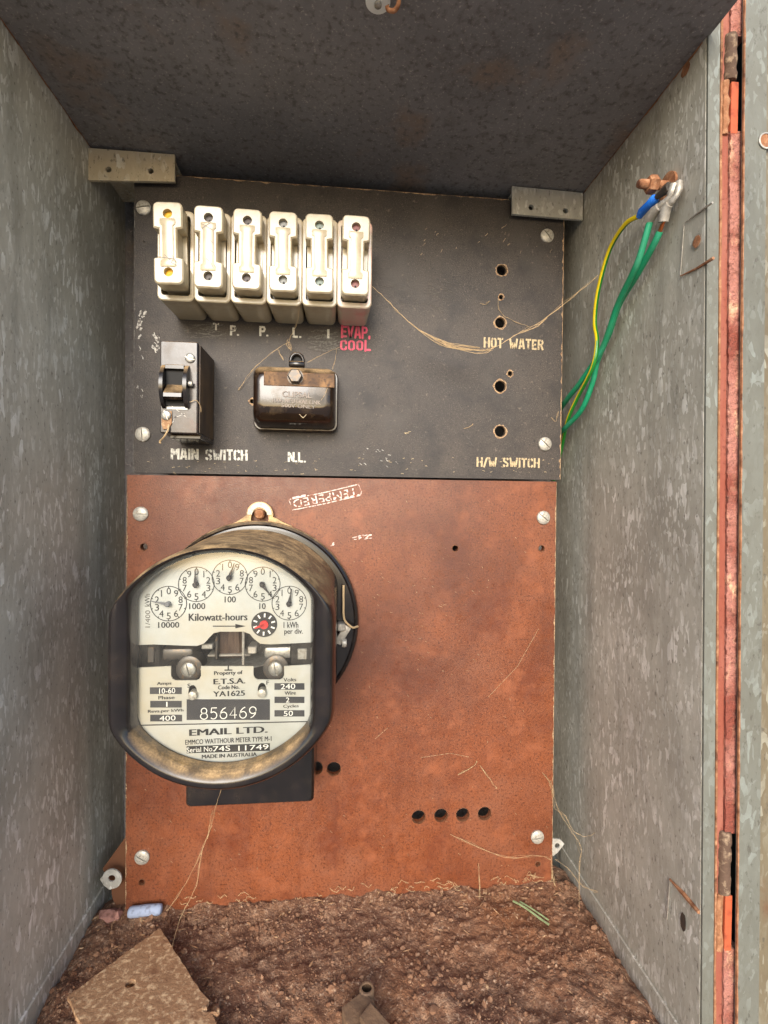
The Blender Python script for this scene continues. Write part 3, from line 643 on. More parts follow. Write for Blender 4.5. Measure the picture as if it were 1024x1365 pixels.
# ================================================================== main switch
YS = -.041
a, b = PY(213.9, 454, YS), PY(263, 578, YS)
sx, sz, sw, sh = (a.x+b.x)/2, (a.z+b.z)/2, b.x-a.x, a.z-b.z
ms = thing('main_switch', (sx, 0, sz-sh/2), 'tall black main switch with dusty toggle and paper seal tag', 'switch')
mk('case', loft([ring3(rrect(sw+.0006, sh+.001, .0006), y_, (sx, sz)) for y_ in (-.0001, -.012)]+[ring3(rrect(sw, sh, .0006), YS+.0006, (sx, sz)), ring3(rrect(sw-.0012, sh-.0012, .0006), YS, (sx, sz))]), M['switch'], ms, 25)
mk('side_skin', box(sx+sw/2+.0003, sx+sw/2+.0009, -.038, -.002, sz-sh/2+.001, sz+sh/2-.001), M['brside'], ms)
mk('foot_ledge', box(sx-sw/2+.004, sx+sw/2+.0004, -.034, -.0003, sz-sh/2-.0028, sz-sh/2-.0003, .0004), M['bake'], ms)
tx = PY(234.5, 515, YS).x+.0012; tz0, tz1 = PY(234, 545, YS).z, PY(234, 487, YS).z
def lens(x0, x1, z0, z1, dep, th_):
    n = 16; o = []; inn = []
    for i in range(n+1):
        t = i/n; z = z0+(z1-z0)*t; o.append((YS-.0002-dep*math.sin(math.pi*t)**.55, z))
    prof = [(YS+.0005, z0)]+o+[(YS+.0005, z1)]
    return loft([[Vector((x, y_, z)) for y_, z in prof] for x in (x0, x1)])
hwt = PY(254.5, 515, YS).x-tx+.0012
fr = mk('toggle_frame', join(lens(tx-hwt, tx-hwt+.0024, tz0, tz1, .0075, 0), lens(tx+hwt-.0044, tx+hwt-.002, tz0, tz1, .0075, 0),
     box(tx-hwt+.0024, tx+hwt-.0044, YS-.0035, YS+.0004, tz1-.0034, tz1-.0003, .0004)), M['bake'], ms, 40)
mk('pivot_pin', lathe([(.0017, 0), (.0017, -.0022), (.001, -.0026)], 12, 'X', (tx+hwt+.0006, YS-.003, PY(253, 513, YS).z)), M['screw'], fr, 40)
mk('toggle_well_shade', box(tx-hwt+.0025, tx+hwt-.0045, YS-.0008, YS-.0002, tz0+.002, tz1-.0035), M['void_shade'], ms)  # flat black plate on the face, painted shade of the toggle opening
zt = PY(234, 528, YS).z
tg = [(-.0006, zt+.0075), (-.0075, zt+.0005), (-.0078, zt-.0020), (-.0055, zt-.0034), (-.0006, zt-.0030)]
mk('toggle', loft([[Vector((x, YS+y_, z)) for y_, z in tg] for x in (tx-hwt+.0030, tx+hwt-.0050)]), M['bakeb'], ms)
mk('rating_strip', box(tx-hwt+.003, tx+hwt-.003, YS-.0008, YS-.0002, PY(234, 546, YS).z, PY(234, 543, YS).z), M['white'], ms)
inst(SSCREW, 'screw', PY(253.5, 477.5, YS-.0001), ms, (0, .3, 0))
c = PY(221.5, 553.5, YS-.0012)
tgp = mk('seal_tag', loft([[Vector((c.x+x, YS-d, c.z+z)) for x, z in ((-.0028, .0022), (.0034, .003), (.0036, -.005), (.0018, -.0085), (-.0018, -.0095), (-.0030, -.006))] for d in (.0003, .0010)]), M['board'], ms)
inst(SSCREW, 'screw', c+Vector((0, .0001, 0)), ms, (0, 1.2, 0))
mk('seal_string', tube(spline([PY(225, 566, YS-.001), PY(224, 573, YS-.002), PY(219, 582, YS-.001), PY(213.5, 588, YS+.004), PY(214, 591, YS+.004)], 5), .0006, 6), M['web'], ms)
mk('seal_string', tube(spline([PY(253, 536, YS-.002), PY(262, 534, YS-.001), PY(268, 544, YS+.003), PY(266, 555, YS+.006)], 6), .00025, 5), M['web'], ms)
mk('stain_marks', strokes([[(sx-.006, sz-.0115), (sx+.006, sz-.0205)], [(sx-.003, sz-.0205), (sx+.004, sz-.0175)], [(sx-.004, sz-.024), (sx-.002, sz-.019)]], .0004, YS-.0002), M['chalk'], ms)

# ================================================================== neutral link
YN = -.031
c0 = PY(396, 536.5, 0); nw, nh = .0622, .0455
nl = thing('neutral_link', (c0.x, 0, c0.z-nh/2), 'glossy brown bakelite neutral link cover with hexagon bolt', 'link cover')
def nring(ins, y_, r=.005, up=0): return ring3(rrect(nw-2*ins, nh-2*ins-up, max(r-ins*.2, .002), 6), y_, (c0.x, c0.z+up*.5))
mk('base', loft([nring(0, -.0001), nring(0, -.007), nring(.0006, -.0078)]), M['bakeb'], nl, 35)
def nprof(ix, zt, zb_, y_, r): 
    w2, h2 = nw-2*ix, nh-zt-zb_; return ring3(rrect(w2, h2, r, 6), y_, (c0.x, c0.z+(zb_-zt)/2))
NR = [(.0015, .0012, .0012, -.0079, .005), (.0016, .0016, .0018, -.016, .005), (.0020, .0024, .0032, -.022, .006), (.0030, .0044, .0054, -.0268, .006), (.0044, .0072, .0084, -.0298, .006), (.0060, .0104, .0112, -.0311, .006), (.0084, .0136, .0136, -.0314, .004)]
nv, nf_ = loft([nprof(*q) for q in NR], True, True)
cv = mk('cover', (nv, nf_), M['bakeb'], nl, 60)
def nsurf(u, v):
    """point of the cover front under a photo pixel"""
    d = ray(u, v)
    best = -.031
    for _ in range(4):
        p = PY(u, v, best); zt = c0.z+nh/2-p.z
        for a_, b_ in zip(NR, NR[1:]):
            if a_[1] <= zt <= b_[1]: best = a_[3]+(b_[3]-a_[3])*(zt-a_[1])/(b_[1]-a_[1])
    return best
a, b = PY(352, 495, -.0312), PY(446, 517, -.0312)
mk('worn_label', box(a.x, b.x, -.0319, -.0306, b.z, a.z, .0003), mat('dusty_label', (92, 66, 42), .7, 0, [(90, (142, 106, 68), .44, .64), (260, (70, 50, 36), .5, .64)], (300, .4, .0006)), cv)
EMB = mat('raised_bakelite', (104, 86, 72), .35, 0, [(300, (60, 46, 38), .45, .6)])
text('CLIPSAL', 396, 526, -.0320, 38, 7.5, EMB, cv, -.03, .012, 'raised_lettering', bold2=.04)
text('100A NEUTRAL LINK', 396, 535, -.0320, 62, 5.5, EMB, cv, -.03, .01, 'raised_lettering', bold2=.04)
text('500V ONLY', 398, 541.5, -.0320, 44, 4.5, EMB, cv, -.03, .01, 'raised_lettering', bold2=.04)
mk('triangle_mark', strokes([[(p.x, p.z) for p in (PY(u, v, YN-.0004) for u, v in q)] for q in ([(396, 549), (404, 556.5)], [(404, 556.5), (412, 548)])], .0004, YN+.0012), M['stencilc'], cv)
c = PY(394, 503, YN)
bl = mk('bolt', join(lathe([(.0056, .0008), (.0056, -.0012)], 20, 'Y', c), lathe([(.0052, -.0012), (.0052, -.0046), (.0044, -.0054)], 6, 'Y', c)), M['dscrew'], nl, 30)
c = PY(396, 484, -.020)
mk('seal_eye', join(tube([Vector((c.x+.0046*math.cos(t), -.020-.0003*t, c.z+.001+.0056*math.sin(t))) for t in [i*math.pi/10-.0 for i in range(11)]], .0013, 8), box(c.x-.0056, c.x+.0056, -.0225, -.0185, c.z-.003, c.z+.0008, .0005)), M['bake'], nl, 50)
mk('eye_plate', box(c.x-.0046, c.x+.0046, -.0188, -.0182, c.z, c.z+.0062), M['void_shade'], nl)

# ================================================================== electricity meter
YC = -.107                                     # front crest of the cover
ca, cb = PY(341.5, 831, -.012), PY(299, 885, YC)   # axis: base flange centre, front centre
def ax(y_):
    t = (y_+.012)/(YC+.012); p = ca.lerp(cb, t); return (p.x, p.z)
VX, VZ = PY(451, 672, 0).x, PY(451, 672, 0).z
CX, CZ, WX, WZ = VX-.0624, VZ-.0916, VX-.0632, VZ-.0884   # cover and window centres
def mout(R_, hw, n=112, p=26):
    out = []
    for i in range(n):
        a = 2*math.pi*i/n; cc = max(abs(math.cos(a)), 1e-6)
        r = (R_**-p+(hw/cc)**-p)**(-1/p); out.append((r*math.cos(a), r*math.sin(a)))
    return out
meter = thing('electricity_meter', (ca.x, 0, ca.z-.074), 'black cased electricity meter with five small dials, dusty on top', 'meter')
mk('base_flange', loft([ring3(circ(.0752, 96), -.0003, ax(-.012)), ring3(circ(.0760, 96), -.009, ax(-.012)), ring3(circ(.0752, 96), -.0115, ax(-.012)), ring3(circ(.0735, 96), -.0125, ax(-.012)), ring3(circ(.0722, 96), -.0118, ax(-.012)), ring3(circ(.0705, 96), -.0122, ax(-.012))]), M['bake'], meter, 35)
PR = [(.0722, .0620, -.0125, 0), (.0728, .0626, -.024, 0), (.0722, .0622, -.0262, 0), (.0714, .0620, -.040, 0), (.0698, .0618, -.075, 0), (.0692, .0618, -.094, 0), (.0686, .0613, -.1005, .1), (.0676, .0602, -.1044, .2), (.0666, .0588, -.1064, .35), (.0655, .0572, YC, .5), (.0640, .0548, -.1066, .7), (.0622, .0514, -.1048, 1), (.0614, .0500, -.1034, 1), (.0604, .0486, -.0990, 1), (.0600, .0480, -.0950, 1)]
cov = mk('cover', loft([ring3(mout(R_, hw, p=64), y_, (CX+(WX-CX)*t, CZ+(WZ-CZ)*t)) for R_, hw, y_, t in PR], False, False), M['bake'], meter, 55)
# glass
gl = mk('window_glass', loft([ring3(mout(.0612*k_, .0506*k_), -.1012-.0022*(1-k_**2), (WX, WZ)) for k_ in (1, .92, .8, .65, .5, .35, .2, .08)], False, True), M['glass'], meter, 60)
# hanging lug
lx, lz = PY(347, 686, -.004).x, PY(347, 686, -.004).z
def lugout(r, foot):
    o = [(r*math.cos(math.radians(t)), r*math.sin(math.radians(t))) for t in range(-10, 191, 12)]
    return o+[(-.0128, -.0028), (-.0172, -.0056), (-.0235, -.0082), (-.026, -.0125), (.026, -.0125), (.0235, -.0082), (.0172, -.0056), (.0128, -.0028)]
lug = mk('hanging_lug', plate([(lx+x, lz+z) for x, z in lugout(.0098, .019)], [[(lx+x*.0066, lz-.0030+z*.0075) for x, z in circ(1, 20)]], -.0062, -.0012), mat('dusty_black_metal', (40, 36, 32), .5, .2, [(90, DUST, .30, .5)], (400, .3, .0006)), meter)
hw_ = [(math.cos(math.radians(t)), math.sin(math.radians(t))) for t in range(0, 181, 10)]
mk('lug_plate', loft([[Vector((lx+x*.0090, y_, lz+z*.0092)) for x, z in hw_]+[Vector((lx+x*.0055, y_, lz+z*.0055)) for x, z in reversed(hw_)] for y_ in (-.0064, -.0072)]), M['steel'], lug)
c = Vector((lx, -.0052, lz+.0006)); mk('hanging_screw', lathe([(.0038, .004), (.0040, -.002), (.0030, -.0038), (.001, -.0044)], 16, 'Y', c), M['rust'], lug, 40)
# terminal block below
tb0, tb1 = PY(247, 1078, -.052), PY(418, 1078, -.052)
mk('terminal_cover', join(loft([ring3(rrect(tb1.x-tb0.x, .075, .003), y_, ((tb0.x+tb1.x)/2, tb0.z+.0375)) for y_ in (-.0004, -.050)]+[ring3(rrect(tb1.x-tb0.x-.003, .072, .003), -.052, ((tb0.x+tb1.x)/2, tb0.z+.0375))])), M['bake'], meter, 35)
# lead seal at the rim
c = PY(457, 846, -.017)
sl = mk('seal_clip', join(xf(box(-.0028, .0028, -.0016, .0016, -.0075, .0075, .0008, 2), Matrix.Translation(c) @ Matrix.Rotation(.55, 4, 'Y')), box(c.x-.004, c.x+.002, -.020, -.0125, c.z+.003, c.z+.009, .0008)), M['lead'], meter, 40)
mk('seal_wire', tube(spline([PY(458, 780, -.016), PY(458, 805, -.017), PY(459, 825, -.019), PY(469, 836, -.02), PY(477, 835, -.014)], 5), .0008, 6), M['web'], sl)
mk('lead_seal', lathe([(.0002, -.0018), (.0030, -.0016), (.0034, 0), (.0030, .0016), (.0002, .0018)], 16, 'X', PY(459, 857, -.018)), M['screw'], sl, 50)

# dial plates behind the glass
YP = -.0925
def pp(u, v, y_=YP): p = PY(u, v, y_); return (p.x, p.z)
def win(u0, v):                                 # clip helper: window outline in pixels
    return u0
WO = [(x+WX, z+WZ) for x, z in mout(.0610, .0496)]
zA, zB = pp(300, 858)[1], pp(300, 888)[1]
top = [p for p in WO if p[1] > zA]; top.sort(key=lambda p: math.atan2(p[1]-WZ, p[0]-WX))
low = [p for p in WO if p[1] < zB]; low.sort(key=lambda p: (math.atan2(p[1]-WZ, p[0]-WX) % (2*math.pi)))
low = [p for p in low if True]
xl_, xr_ = min(p[0] for p in WO), max(p[0] for p in WO)
cut_up = [pp(u, v) for u, v in ((186, 859), (205, 859), (240, 860.5), (262, 861), (272, 858), (279, 850), (285, 844), (294, 842), (325, 842), (333, 845), (339, 852), (347, 858), (360, 859), (416, 858))]
up_pl = [q for q in top if q[1] > zA+.0004]
upper = mk('upper_dial_plate', plate([(max(min(x, xr_), xl_), z) for x, z in up_pl+[(xl_, zA)]+cut_up[1:-1]+[(xr_, zA)]], [], YP, YP+.0008), M['paper'], meter)
def notch(u0, u1, v0, v1): return [pp(u0, v0), pp(u0, v1-6), pp(u0+2, v1-2), pp(u0+6, v1), pp(u1-6, v1), pp(u1-2, v1-2), pp(u1, v1-6), pp(u1, v0)]
lo_pl = [q for q in low if q[1] < zB-.0004]
lower = mk('lower_dial_plate', plate(lo_pl+[(xr_, zB)]+list(reversed([(xl_, zB)]+notch(228, 268, 888, 907)+notch(338, 379, 888, 906)))[0:-1]+[(xl_, zB)], [[pp(257+6*x, 923+10*z) for x, z in circ(1, 14)], [pp(349.5+6*x, 920+10*z) for x, z in circ(1, 14)]], YP, YP+.0008), M['paper'], meter)
IK = YP-.0003
# mechanism
mech = mk('mechanism_frame', join(box(xl_, xr_, -.062, -.060, zB-.03, zA+.03), box(xl_, xl_+.012, -.088, -.062, zB-.004, zA+.006, .001), box(xr_-.014, xr_, -.088, -.062, zB-.006, zA+.004, .001)), mat('dark_mechanism', (34, 32, 31), .4, .5, [(90, (72, 68, 64), .48, .7), (140, (16, 15, 15), .48, .62)], (200, .4, .001)), meter)
dc = PY(304, 882, -.078)
mk('rotor_disc', lathe([(.001, 0), (.034, 0), (.034, -.0009), (.001, -.0009)], 48, 'Z', (dc.x, -.066+.008, dc.z)), M['steel'], mech, 40)
mk('coil', box(PY(290, 850, -.08).x, PY(322, 850, -.08).x, -.080, -.062, PY(300, 878, -.08).z, PY(300, 838, -.08).z, .0015), mat('brown_coil', (58, 40, 30), .4, .1, [(300, (92, 72, 56), .5, .7, (1, 1, .1))]), mech)
mk('spindle', tube([(PY(325, 806, -.09).x, -.0905, PY(325, 842, -.0905).z), (PY(325, 806, -.09).x, -.0905, PY(325, 886, -.0905).z)], .0008, 8), M['lead'], mech)
mk('magnet', box(PY(352, 866, -.085).x, PY(400, 866, -.085).x, -.086, -.066, PY(366, 878, -.085).z, PY(366, 862, -.085).z, .002, 2), M['steel'], mech, 40)
mk('magnet', box(PY(212, 866, -.085).x, PY(258, 866, -.085).x, -.086, -.066, PY(230, 880, -.085).z, PY(230, 864, -.085).z, .002, 2), M['dscrew'], mech, 40)
for u0, v0, u1, v1, yy, mm in ((196, 862, 206, 884, -.089, 'dscrew'), (268, 858, 284, 866, -.088, 'steel'), (330, 862, 342, 872, -.088, 'lead'), (396, 864, 410, 880, -.0885, 'steel'), (276, 872, 334, 876, -.082, 'lead'), (286, 846, 291, 880, -.084, 'dscrew')):
    a, b = PY(u0, v1, yy), PY(u1, v0, yy); mk('movement_piece', box(a.x, b.x, yy, yy+.012, a.z, b.z, .0006), M[mm], mech, 40)
MS = mesh_only('mount_screw', slotted(.0042, .0018, .0008), M['steel'], 40)
for u, v, r in ((253, 891, .5), (368, 890, .6)):
    c = PY(u, v, -.0880); hb = mk('mount_boss', lathe([(.0074, .01), (.0074, -.001), (.006, -.0016), (.0045, -.0016)], 24, 'Y', c), M['dscrew'], mech, 40)
    inst(MS, 'mount_screw', c+Vector((0, -.0016, 0)), hb, (0, 1.0+r*.6, 0))
for u, v in ((257.5, 926), (349.5, 923)):
    c = PY(u, v, YP-.001); mk('adjuster', lathe([(.0024, .003), (.0024, -.002), (.001, -.0026)], 12, 'Y', c), M['screw'], mech, 40)
# dials
def dial(u, v, ccw, ang, pale=False):
    k = (YP-CAM.y)/F; R_ = 22.4*k; cx, cz = pp(u, v)
    pts = [(cx+R_*math.cos(i*math.pi/24), cz+R_*math.sin(i*math.pi/24)) for i in range(49)]
    d = mk('dial', strokes([pts]+[[(cx+R_*math.sin(i*math.pi/5), cz+R_*math.cos(i*math.pi/5)), (cx+(R_-.0009)*math.sin(i*math.pi/5), cz+(R_-.0009)*math.cos(i*math.pi/5))] for i in range(10)], .00042, IK), M['ink'], upper)
    for n in range(10):
        a = n*math.pi/5*(-1 if ccw else 1); rr = 16.6
        text(str(n), u+rr*math.sin(a), v-rr*math.cos(a), IK, 3.2 if n == 1 else 5.2, 8.6, M['ink'], d, 0, .004, 'numeral') if n != 1 else text('I', u+rr*math.sin(a), v-rr*math.cos(a), IK, 1.1, 8.6, M['ink'], d, 0, 0, 'numeral')
    a = math.radians(ang); dx_, dz_ = math.sin(a), math.cos(a)
    def q(s, t): return (cx+dx_*s*k+dz_*t*k, cz+dz_*s*k-dx_*t*k)
    po = [q(-4, -1.6), q(0, -2.2), q(6, -1.7), q(12, -.8), q(19.5, -.6), q(20, 0), q(19.5, .6), q(12, .8), q(6, 1.7), q(0, 2.2), q(-4, 1.6)]
    po = list(reversed(po))
    mm = M['dscrew'] if not pale else M['lead']
    mk('pointer', join(plate(po, [], IK-.0022, IK-.0017), lathe([(.0015, -.0001), (.0015, -.0026), (.0010, -.0030)], 14, 'Y', (cx, IK, cz))), mat('pointer_black', (36, 36, 40), .4) if not pale else mat('pointer_grey', (110, 112, 116), .4), d)
for a in ((225, 804.5, True, -78, True), (262, 778.7, False, -1), (306.6, 769.4, True, 19), (350.4, 778.5, False, 143), (385.8, 803.8, True, 10)): dial(*a)
for s, u, v, w_, h_ in (('10000', 225, 833, 26, 7.5), ('1000', 263, 808, 20, 8), ('100', 307, 799, 14, 8), ('10', 350, 808, 8, 8), ('1 kWh', 388, 833, 19, 8), ('per div.', 391.5, 842.5, 24, 9)):
    text(s, u, v, IK, w_, h_, M['ink'], upper, 0, .004, bold2=.02)
text('Kilowatt-hours', 291, 822.5, IK, 74, 9.5, M['ink'], upper, .0, .008, bold2=.035)
text('kWh', 196.5, 800, IK, 16, 6.5, M['ink'], upper, math.pi/2, .004); text('1/400', 197, 825, IK, 22, 6, M['scuff'], upper, math.pi/2, .0)
mk('arrow', join(strokes([[pp(284, 834.5), pp(320, 834.5)]], .00055, IK), ([Vector((p[0], IK, p[1])) for p in (pp(314, 831.5), pp(328, 834.5), pp(314, 837.5))], [(0, 1, 2)])), M['ink'], upper)
cx, cz = pp(352.5, 832)
k = (YP-CAM.y)/F
td = mk('test_dial', lathe([(16.6*k, .0001), (16.6*k, -.0003)], 40, 'Y', (cx, IK, cz)), M['ink'], upper)
mk('tick_marks', strokes([[(cx+k*9.5*math.sin(i*math.pi/5+.05), cz+k*9.5*math.cos(i*math.pi/5+.05)), (cx+k*14.5*math.sin(i*math.pi/5+.05), cz+k*14.5*math.cos(i*math.pi/5+.05))] for i in range(10)], .0009, IK-.0005), M['inkw'], td)
mk('red_pointer', join(lathe([(5.6*k, -.0004), (5.6*k, -.0016)], 20, 'Y', (cx, IK, cz)), plate(list(reversed([(cx-12*k, cz-5*k), (cx-12*k, cz-3.4*k), (cx, cz+2*k), (cx+1*k, cz-2*k)])), [], IK-.0016, IK-.001)), M['redp'], td)
def arcp(cx, cz, rx, rz, a0, a1, n=14): return [(cx+rx*math.cos(math.radians(a0+(a1-a0)*i/n)), cz+rz*math.sin(math.radians(a0+(a1-a0)*i/n))) for i in range(n+1)]
DG = {'8': [arcp(.5, .75, .38, .25, 0, 360, 20), arcp(.5, .27, .48, .27, 0, 360, 20)], '5': [[(.92, 1), (.2, 1), (.12, .55)], [(.12, .55)]+arcp(.46, .32, .46, .32, 110, -140)], '6': [arcp(.5, .3, .46, .3, 0, 360, 20), [(.05, .34), (.18, .66), (.45, .88), (.8, 1)]], '4': [[(.72, 0), (.72, 1), (.02, .3), (1, .3)]], '9': [arcp(.5, .7, .46, .3, 0, 360, 20), [(.95, .66), (.84, .36), (.55, .12), (.2, 0)]]}
# lower plate print
def blk(u0, v0, u1, v1): 
    return mk('printed_block', ([Vector((p[0], IK+.0001, p[1])) for p in (pp(u0, v0), pp(u1, v0), pp(u1, v1), pp(u0, v1))], [(0, 1, 2, 3)]), mat('block_ink', (48, 48, 52), .5), lower)
for s, u, v, w_, h_, bo in (('Property of', 304.5, 897.5, 36, 6.5, .012), ('E.T.S.A.', 306, 908, 40, 7.2, .02), ('Code No.', 305, 916, 27, 5.2, .015), ('YA1625', 305.5, 924.5, 40, 7, .014),
        ('Amps', 219, 911.5, 18, 5, .012), ('Phase', 222, 929.8, 20, 4.6, .012), ('Revs.per kWh', 221, 948, 44, 5, .012), ('Volts', 386.5, 906, 16.5, 4.8, .012), ('Wire', 387, 923.8, 14.5, 4.8, .012), ('Cycles', 388, 941.8, 20, 5.4, .012),
        ('EMAIL LTD.', 305, 974.5, 99, 8.5, .035), ('EMMCO WATTHOUR METER TYPE M-1', 305, 987, 110, 6.4, .006), ('MADE IN AUSTRALIA', 306, 1007, 70, 5, .016), ('S', 252, 914, 3.6, 5.4, .01), ('F', 357, 910, 3.2, 5.4, .01)):
    text(s, u, v, IK, w_, h_, M['ink'], lower, .012, bo, bold2=min(bo*3.2, .09))
for b4, s, u, v, w_, h_ in (((249, 932, 360, 959.5), '856469', 303.5, 950, 76, 14, ), ((200, 916, 242.5, 925), '10-60', 223, 920.8, 20, 7), ((200.5, 934, 242.5, 943), '1', 222.5, 938.8, 1.6, 6.4), ((200.5, 952.5, 243, 961.5), '400', 223.5, 957.3, 20, 6.6),
        ((366, 910.5, 406, 919.3), '240', 384, 915, 19, 7), ((366, 928.5, 406, 937), '2', 383.5, 933, 4.6, 6.6), ((366, 946.5, 406, 955), '50', 384.5, 951, 12, 6.8)):
    blk(*b4)
    if s == '856469':
        kx = (YP-CAM.y)/F; pl = []
        for n, ch in enumerate(s):
            for l in DG[ch]: pl.append([(pp(u-38+n*13+2, v)[0]+px*9.2*kx, pp(u, v)[1]+(pz-.5)*14.5*kx) for px, pz in l])
        mk('stamped_number', strokes(pl, .00052, IK-.0002), M['inkw'], lower); continue
    text(s, u, v, IK-.0001, w_, h_, M['inkw'], lower, .012, -.006 if s == '856469' else .004)
mk('printed_block', ([Vector((p[0], IK+.0001, p[1])) for p in (pp(249, 994.5), pp(360, 990.5), pp(360, 1000.5), pp(249, 1004))], [(0, 1, 2, 3)]), M['ink'], lower)
text('Serial No.', 267, 999, IK-.0001, 34, 6.6, M['inkw'], lower, .02, .012); text('74S', 295.5, 997.8, IK-.0001, 22, 6.8, M['inkw'], lower, .02, 0); text('11749', 338, 996.4, IK-.0001, 39, 6.8, M['inkw'], lower, .02, 0)
mk('rule_line', strokes([[pp(188, 966.5), pp(412, 961.5)]], .0006, IK), M['ink'], lower)
mk('index_mark', strokes([[pp(304.5, 886), pp(304.5, 893)], [pp(299.5, 893), pp(310, 893)]], .0007, IK), M['ink'], lower)

# ================================================================== earth stud and cables on the side wall
c = wallpt(893, 248, 0)
es = thing('earth_stud', c, 'rusty earth bolt fixed through the grey side wall holding cable lugs', 'bolt')
mk('washer', lathe([(.0002, -.0002), (.0072, -.0003), (.0074, -.0020), (.0002, -.0022)], 24, 'X', c), M['rust'], es, 40)
mk('nut', lathe([(.0044, -.0085), (.0050, -.0092), (.0050, -.0130), (.0042, -.0140)], 6, 'X', c), M['rust'], es, 30)
mk('bolt_shank', lathe([(.0026, -.002), (.0026, -.0180), (.0020, -.0198), (.001, -.0202)], 16, 'X', c), M['rust'], es, 40)
def wp(u, v, off):
    p = PX(u, v, .17)
    for _ in range(3): p = PX(u, v, xr(p.z)-off)
    return p
def cable(name, lab, path, r, mt):
    pts = [wp(u, v, o) if len(q) == 3 else Vector(q[1]) for q in path for (u, v, o) in [q if len(q) == 3 else (0, 0, 0)]]
    return spline(pts, 8)
def ends(u, v): p = PY(u, v, .012); return p
# three cables: their paths run down the wall and slip behind the black board
pA = spline([wp(853, 287, .011), wp(833, 300, .012), wp(812, 335, .011), wp(797, 390, .010), wp(793, 430, .009), wp(796, 455, .010), wp(790, 490, .012), wp(770, 530, .012), wp(757, 560, .012), PY(748, 600, .02), PY(738, 640, .035)], 10)
pB = spline([wp(866, 297, .0115), wp(859, 322, .012), wp(848, 355, .012), wp(824, 405, .010), wp(812, 440, .0085), wp(800, 470, .008), wp(775, 508, .012), wp(757, 531, .013), PY(742, 552, .02), PY(725, 570, .03)], 10)
pC = spline([wp(882, 303, .0085), wp(872, 325, .009), wp(850, 365, .0085), wp(826, 405, .0065), wp(812, 445, .0055), wp(797, 480, .0055), wp(790, 510, .006), wp(776, 545, .009), wp(756, 568, .012), PY(742, 582, .02), PY(725, 595, .03)], 10)
GS = 0
wA = thing('earth_cable', pA[0], 'yellow and green striped earth cable with blue crimp lug', 'cable', None)
tv, tf = tube(pA, .0015, 12); n = 12
gf = [f for i, f in enumerate(tf) if len(f) != 4 or ((f[0] % n)+GS-int(f[0]//n*.02)) % n < 5]; yf = [f for i, f in enumerate(tf) if f not in set(gf)]
def sub(vf_v, fs_):
    used = sorted({i for f in fs_ for i in f}); mp = {a: b for b, a in enumerate(used)}
    return [vf_v[i] for i in used], [tuple(mp[i] for i in f) for f in fs_]
mk('green_stripe', sub(tv, gf), M['ygreen'], wA, 60); mk('yellow_stripe', sub(tv, yf), M['yellow'], wA, 60)
lgA = mk('crimp_sleeve', tube([wp(852, 289, .011), wp(856, 282, .0112), wp(864, 274, .0112), wp(873, 265, .0108), wp(875, 263, .0106)], [.0019, .0026, .0023, .0027, .0019], 12), M['blue'], wA, 60)
mk('lug_tongue', tube([wp(874, 264, .0106), wp(879, 260, .0105), wp(886, 254, .0095), wp(893, 249, .0088)], [.0014, .0018, .0026, .0030], 8), M['dscrew'], wA, 60)
for nm, path, lab, uu in (('B', pB, 'green earth cable with its insulation reaching into the lead lug', ((861, 300), (873, 281), (884, 271), (893, 262), (899, 246))),
                      ('C', pC, 'green earth cable with bare copper strands showing below its lug', ((884, 296), (888, 277), (897, 267), (903, 258), (905, 244)))):
    o = .0115 if nm == 'B' else .0085
    wB = thing('earth_cable', path[0], lab, 'cable', None)
    mk('insulation', tube(path if nm == 'B' else path[3:], .0020, 12), M['green'], wB, 60)
    mk('lug_barrel', tube([wp(*uu[0], o), wp(*uu[1], o), wp((uu[1][0]+uu[2][0])/2, (uu[1][1]+uu[2][1])/2, o*.95)], [.0028, .0029, .0023], 14), M['lead'], wB, 50)
    mk('lug_tongue', tube(spline([wp(*uu[1], o*.95), wp(*uu[2], o*.85), wp(*uu[3], o*.72), wp(*uu[4], .0068 if nm == 'B' else .0045)], 4), [.0019]*5+[.0016]*4+[.0024]*4, 8), M['lead'], wB, 60)
    if nm == 'C':
        for s in range(5):
            d = Vector((0, (s-2)*.0007, 0)); mk('copper_strand', tube([path[4]+d, wp(884, 297, o)+d*1.05], .00055, 6), M['copper'], wB, 60)

# ================================================================== the floor of the box: dirt and what lies on it
def dz(x, y_):
    b = ZF+.0085+.0040*noise.noise(Vector((x*22, y_*22, 3)))+.0030*noise.noise(Vector((x*60, y_*60, 1)))+.0016*noise.noise(Vector((x*190, y_*190, 5)))+.0014*abs(noise.noise(Vector((x*420, y_*420, 7))))*(.5+noise.noise(Vector((x*35, y_*35, 11))))
    b += .004*max(0, 1-abs(y_)/.012)*(0.6+.8*noise.noise(Vector((x*60, 0, 9))))      # drift against the board
    ed = min(x-XL, XRB-x); b -= .006*max(0, 1-ed/.012)
    return b
NX, NY = 330, 170; x0, x1, y0, y1 = XL+.0015, XRB-.0019, YF-.028, .02
V = []; 
for j in range(NY+1):
    for i in range(NX+1):
        x, y_ = x0+(x1-x0)*i/NX, y0+(y1-y0)*j/NY; V.append(Vector((x, y_, dz(x, y_))))
Fc = [(j*(NX+1)+i, j*(NX+1)+i+1, (j+1)*(NX+1)+i+1, (j+1)*(NX+1)+i) for j in range(NY) for i in range(NX)]
dirt = mk('dirt', (V, Fc), M['dirt'], None, 60); tag(dirt, 'loose brown dirt covering the floor of the box', 'dirt', kind='stuff')
ico = bmesh.new(); bmesh.ops.create_icosphere(ico, subdivisions=1, radius=1); ico.verts.index_update()
IV = [v.co.copy() for v in ico.verts]; IF = [tuple(v.index for v in f.verts) for f in ico.faces]; ico.free()
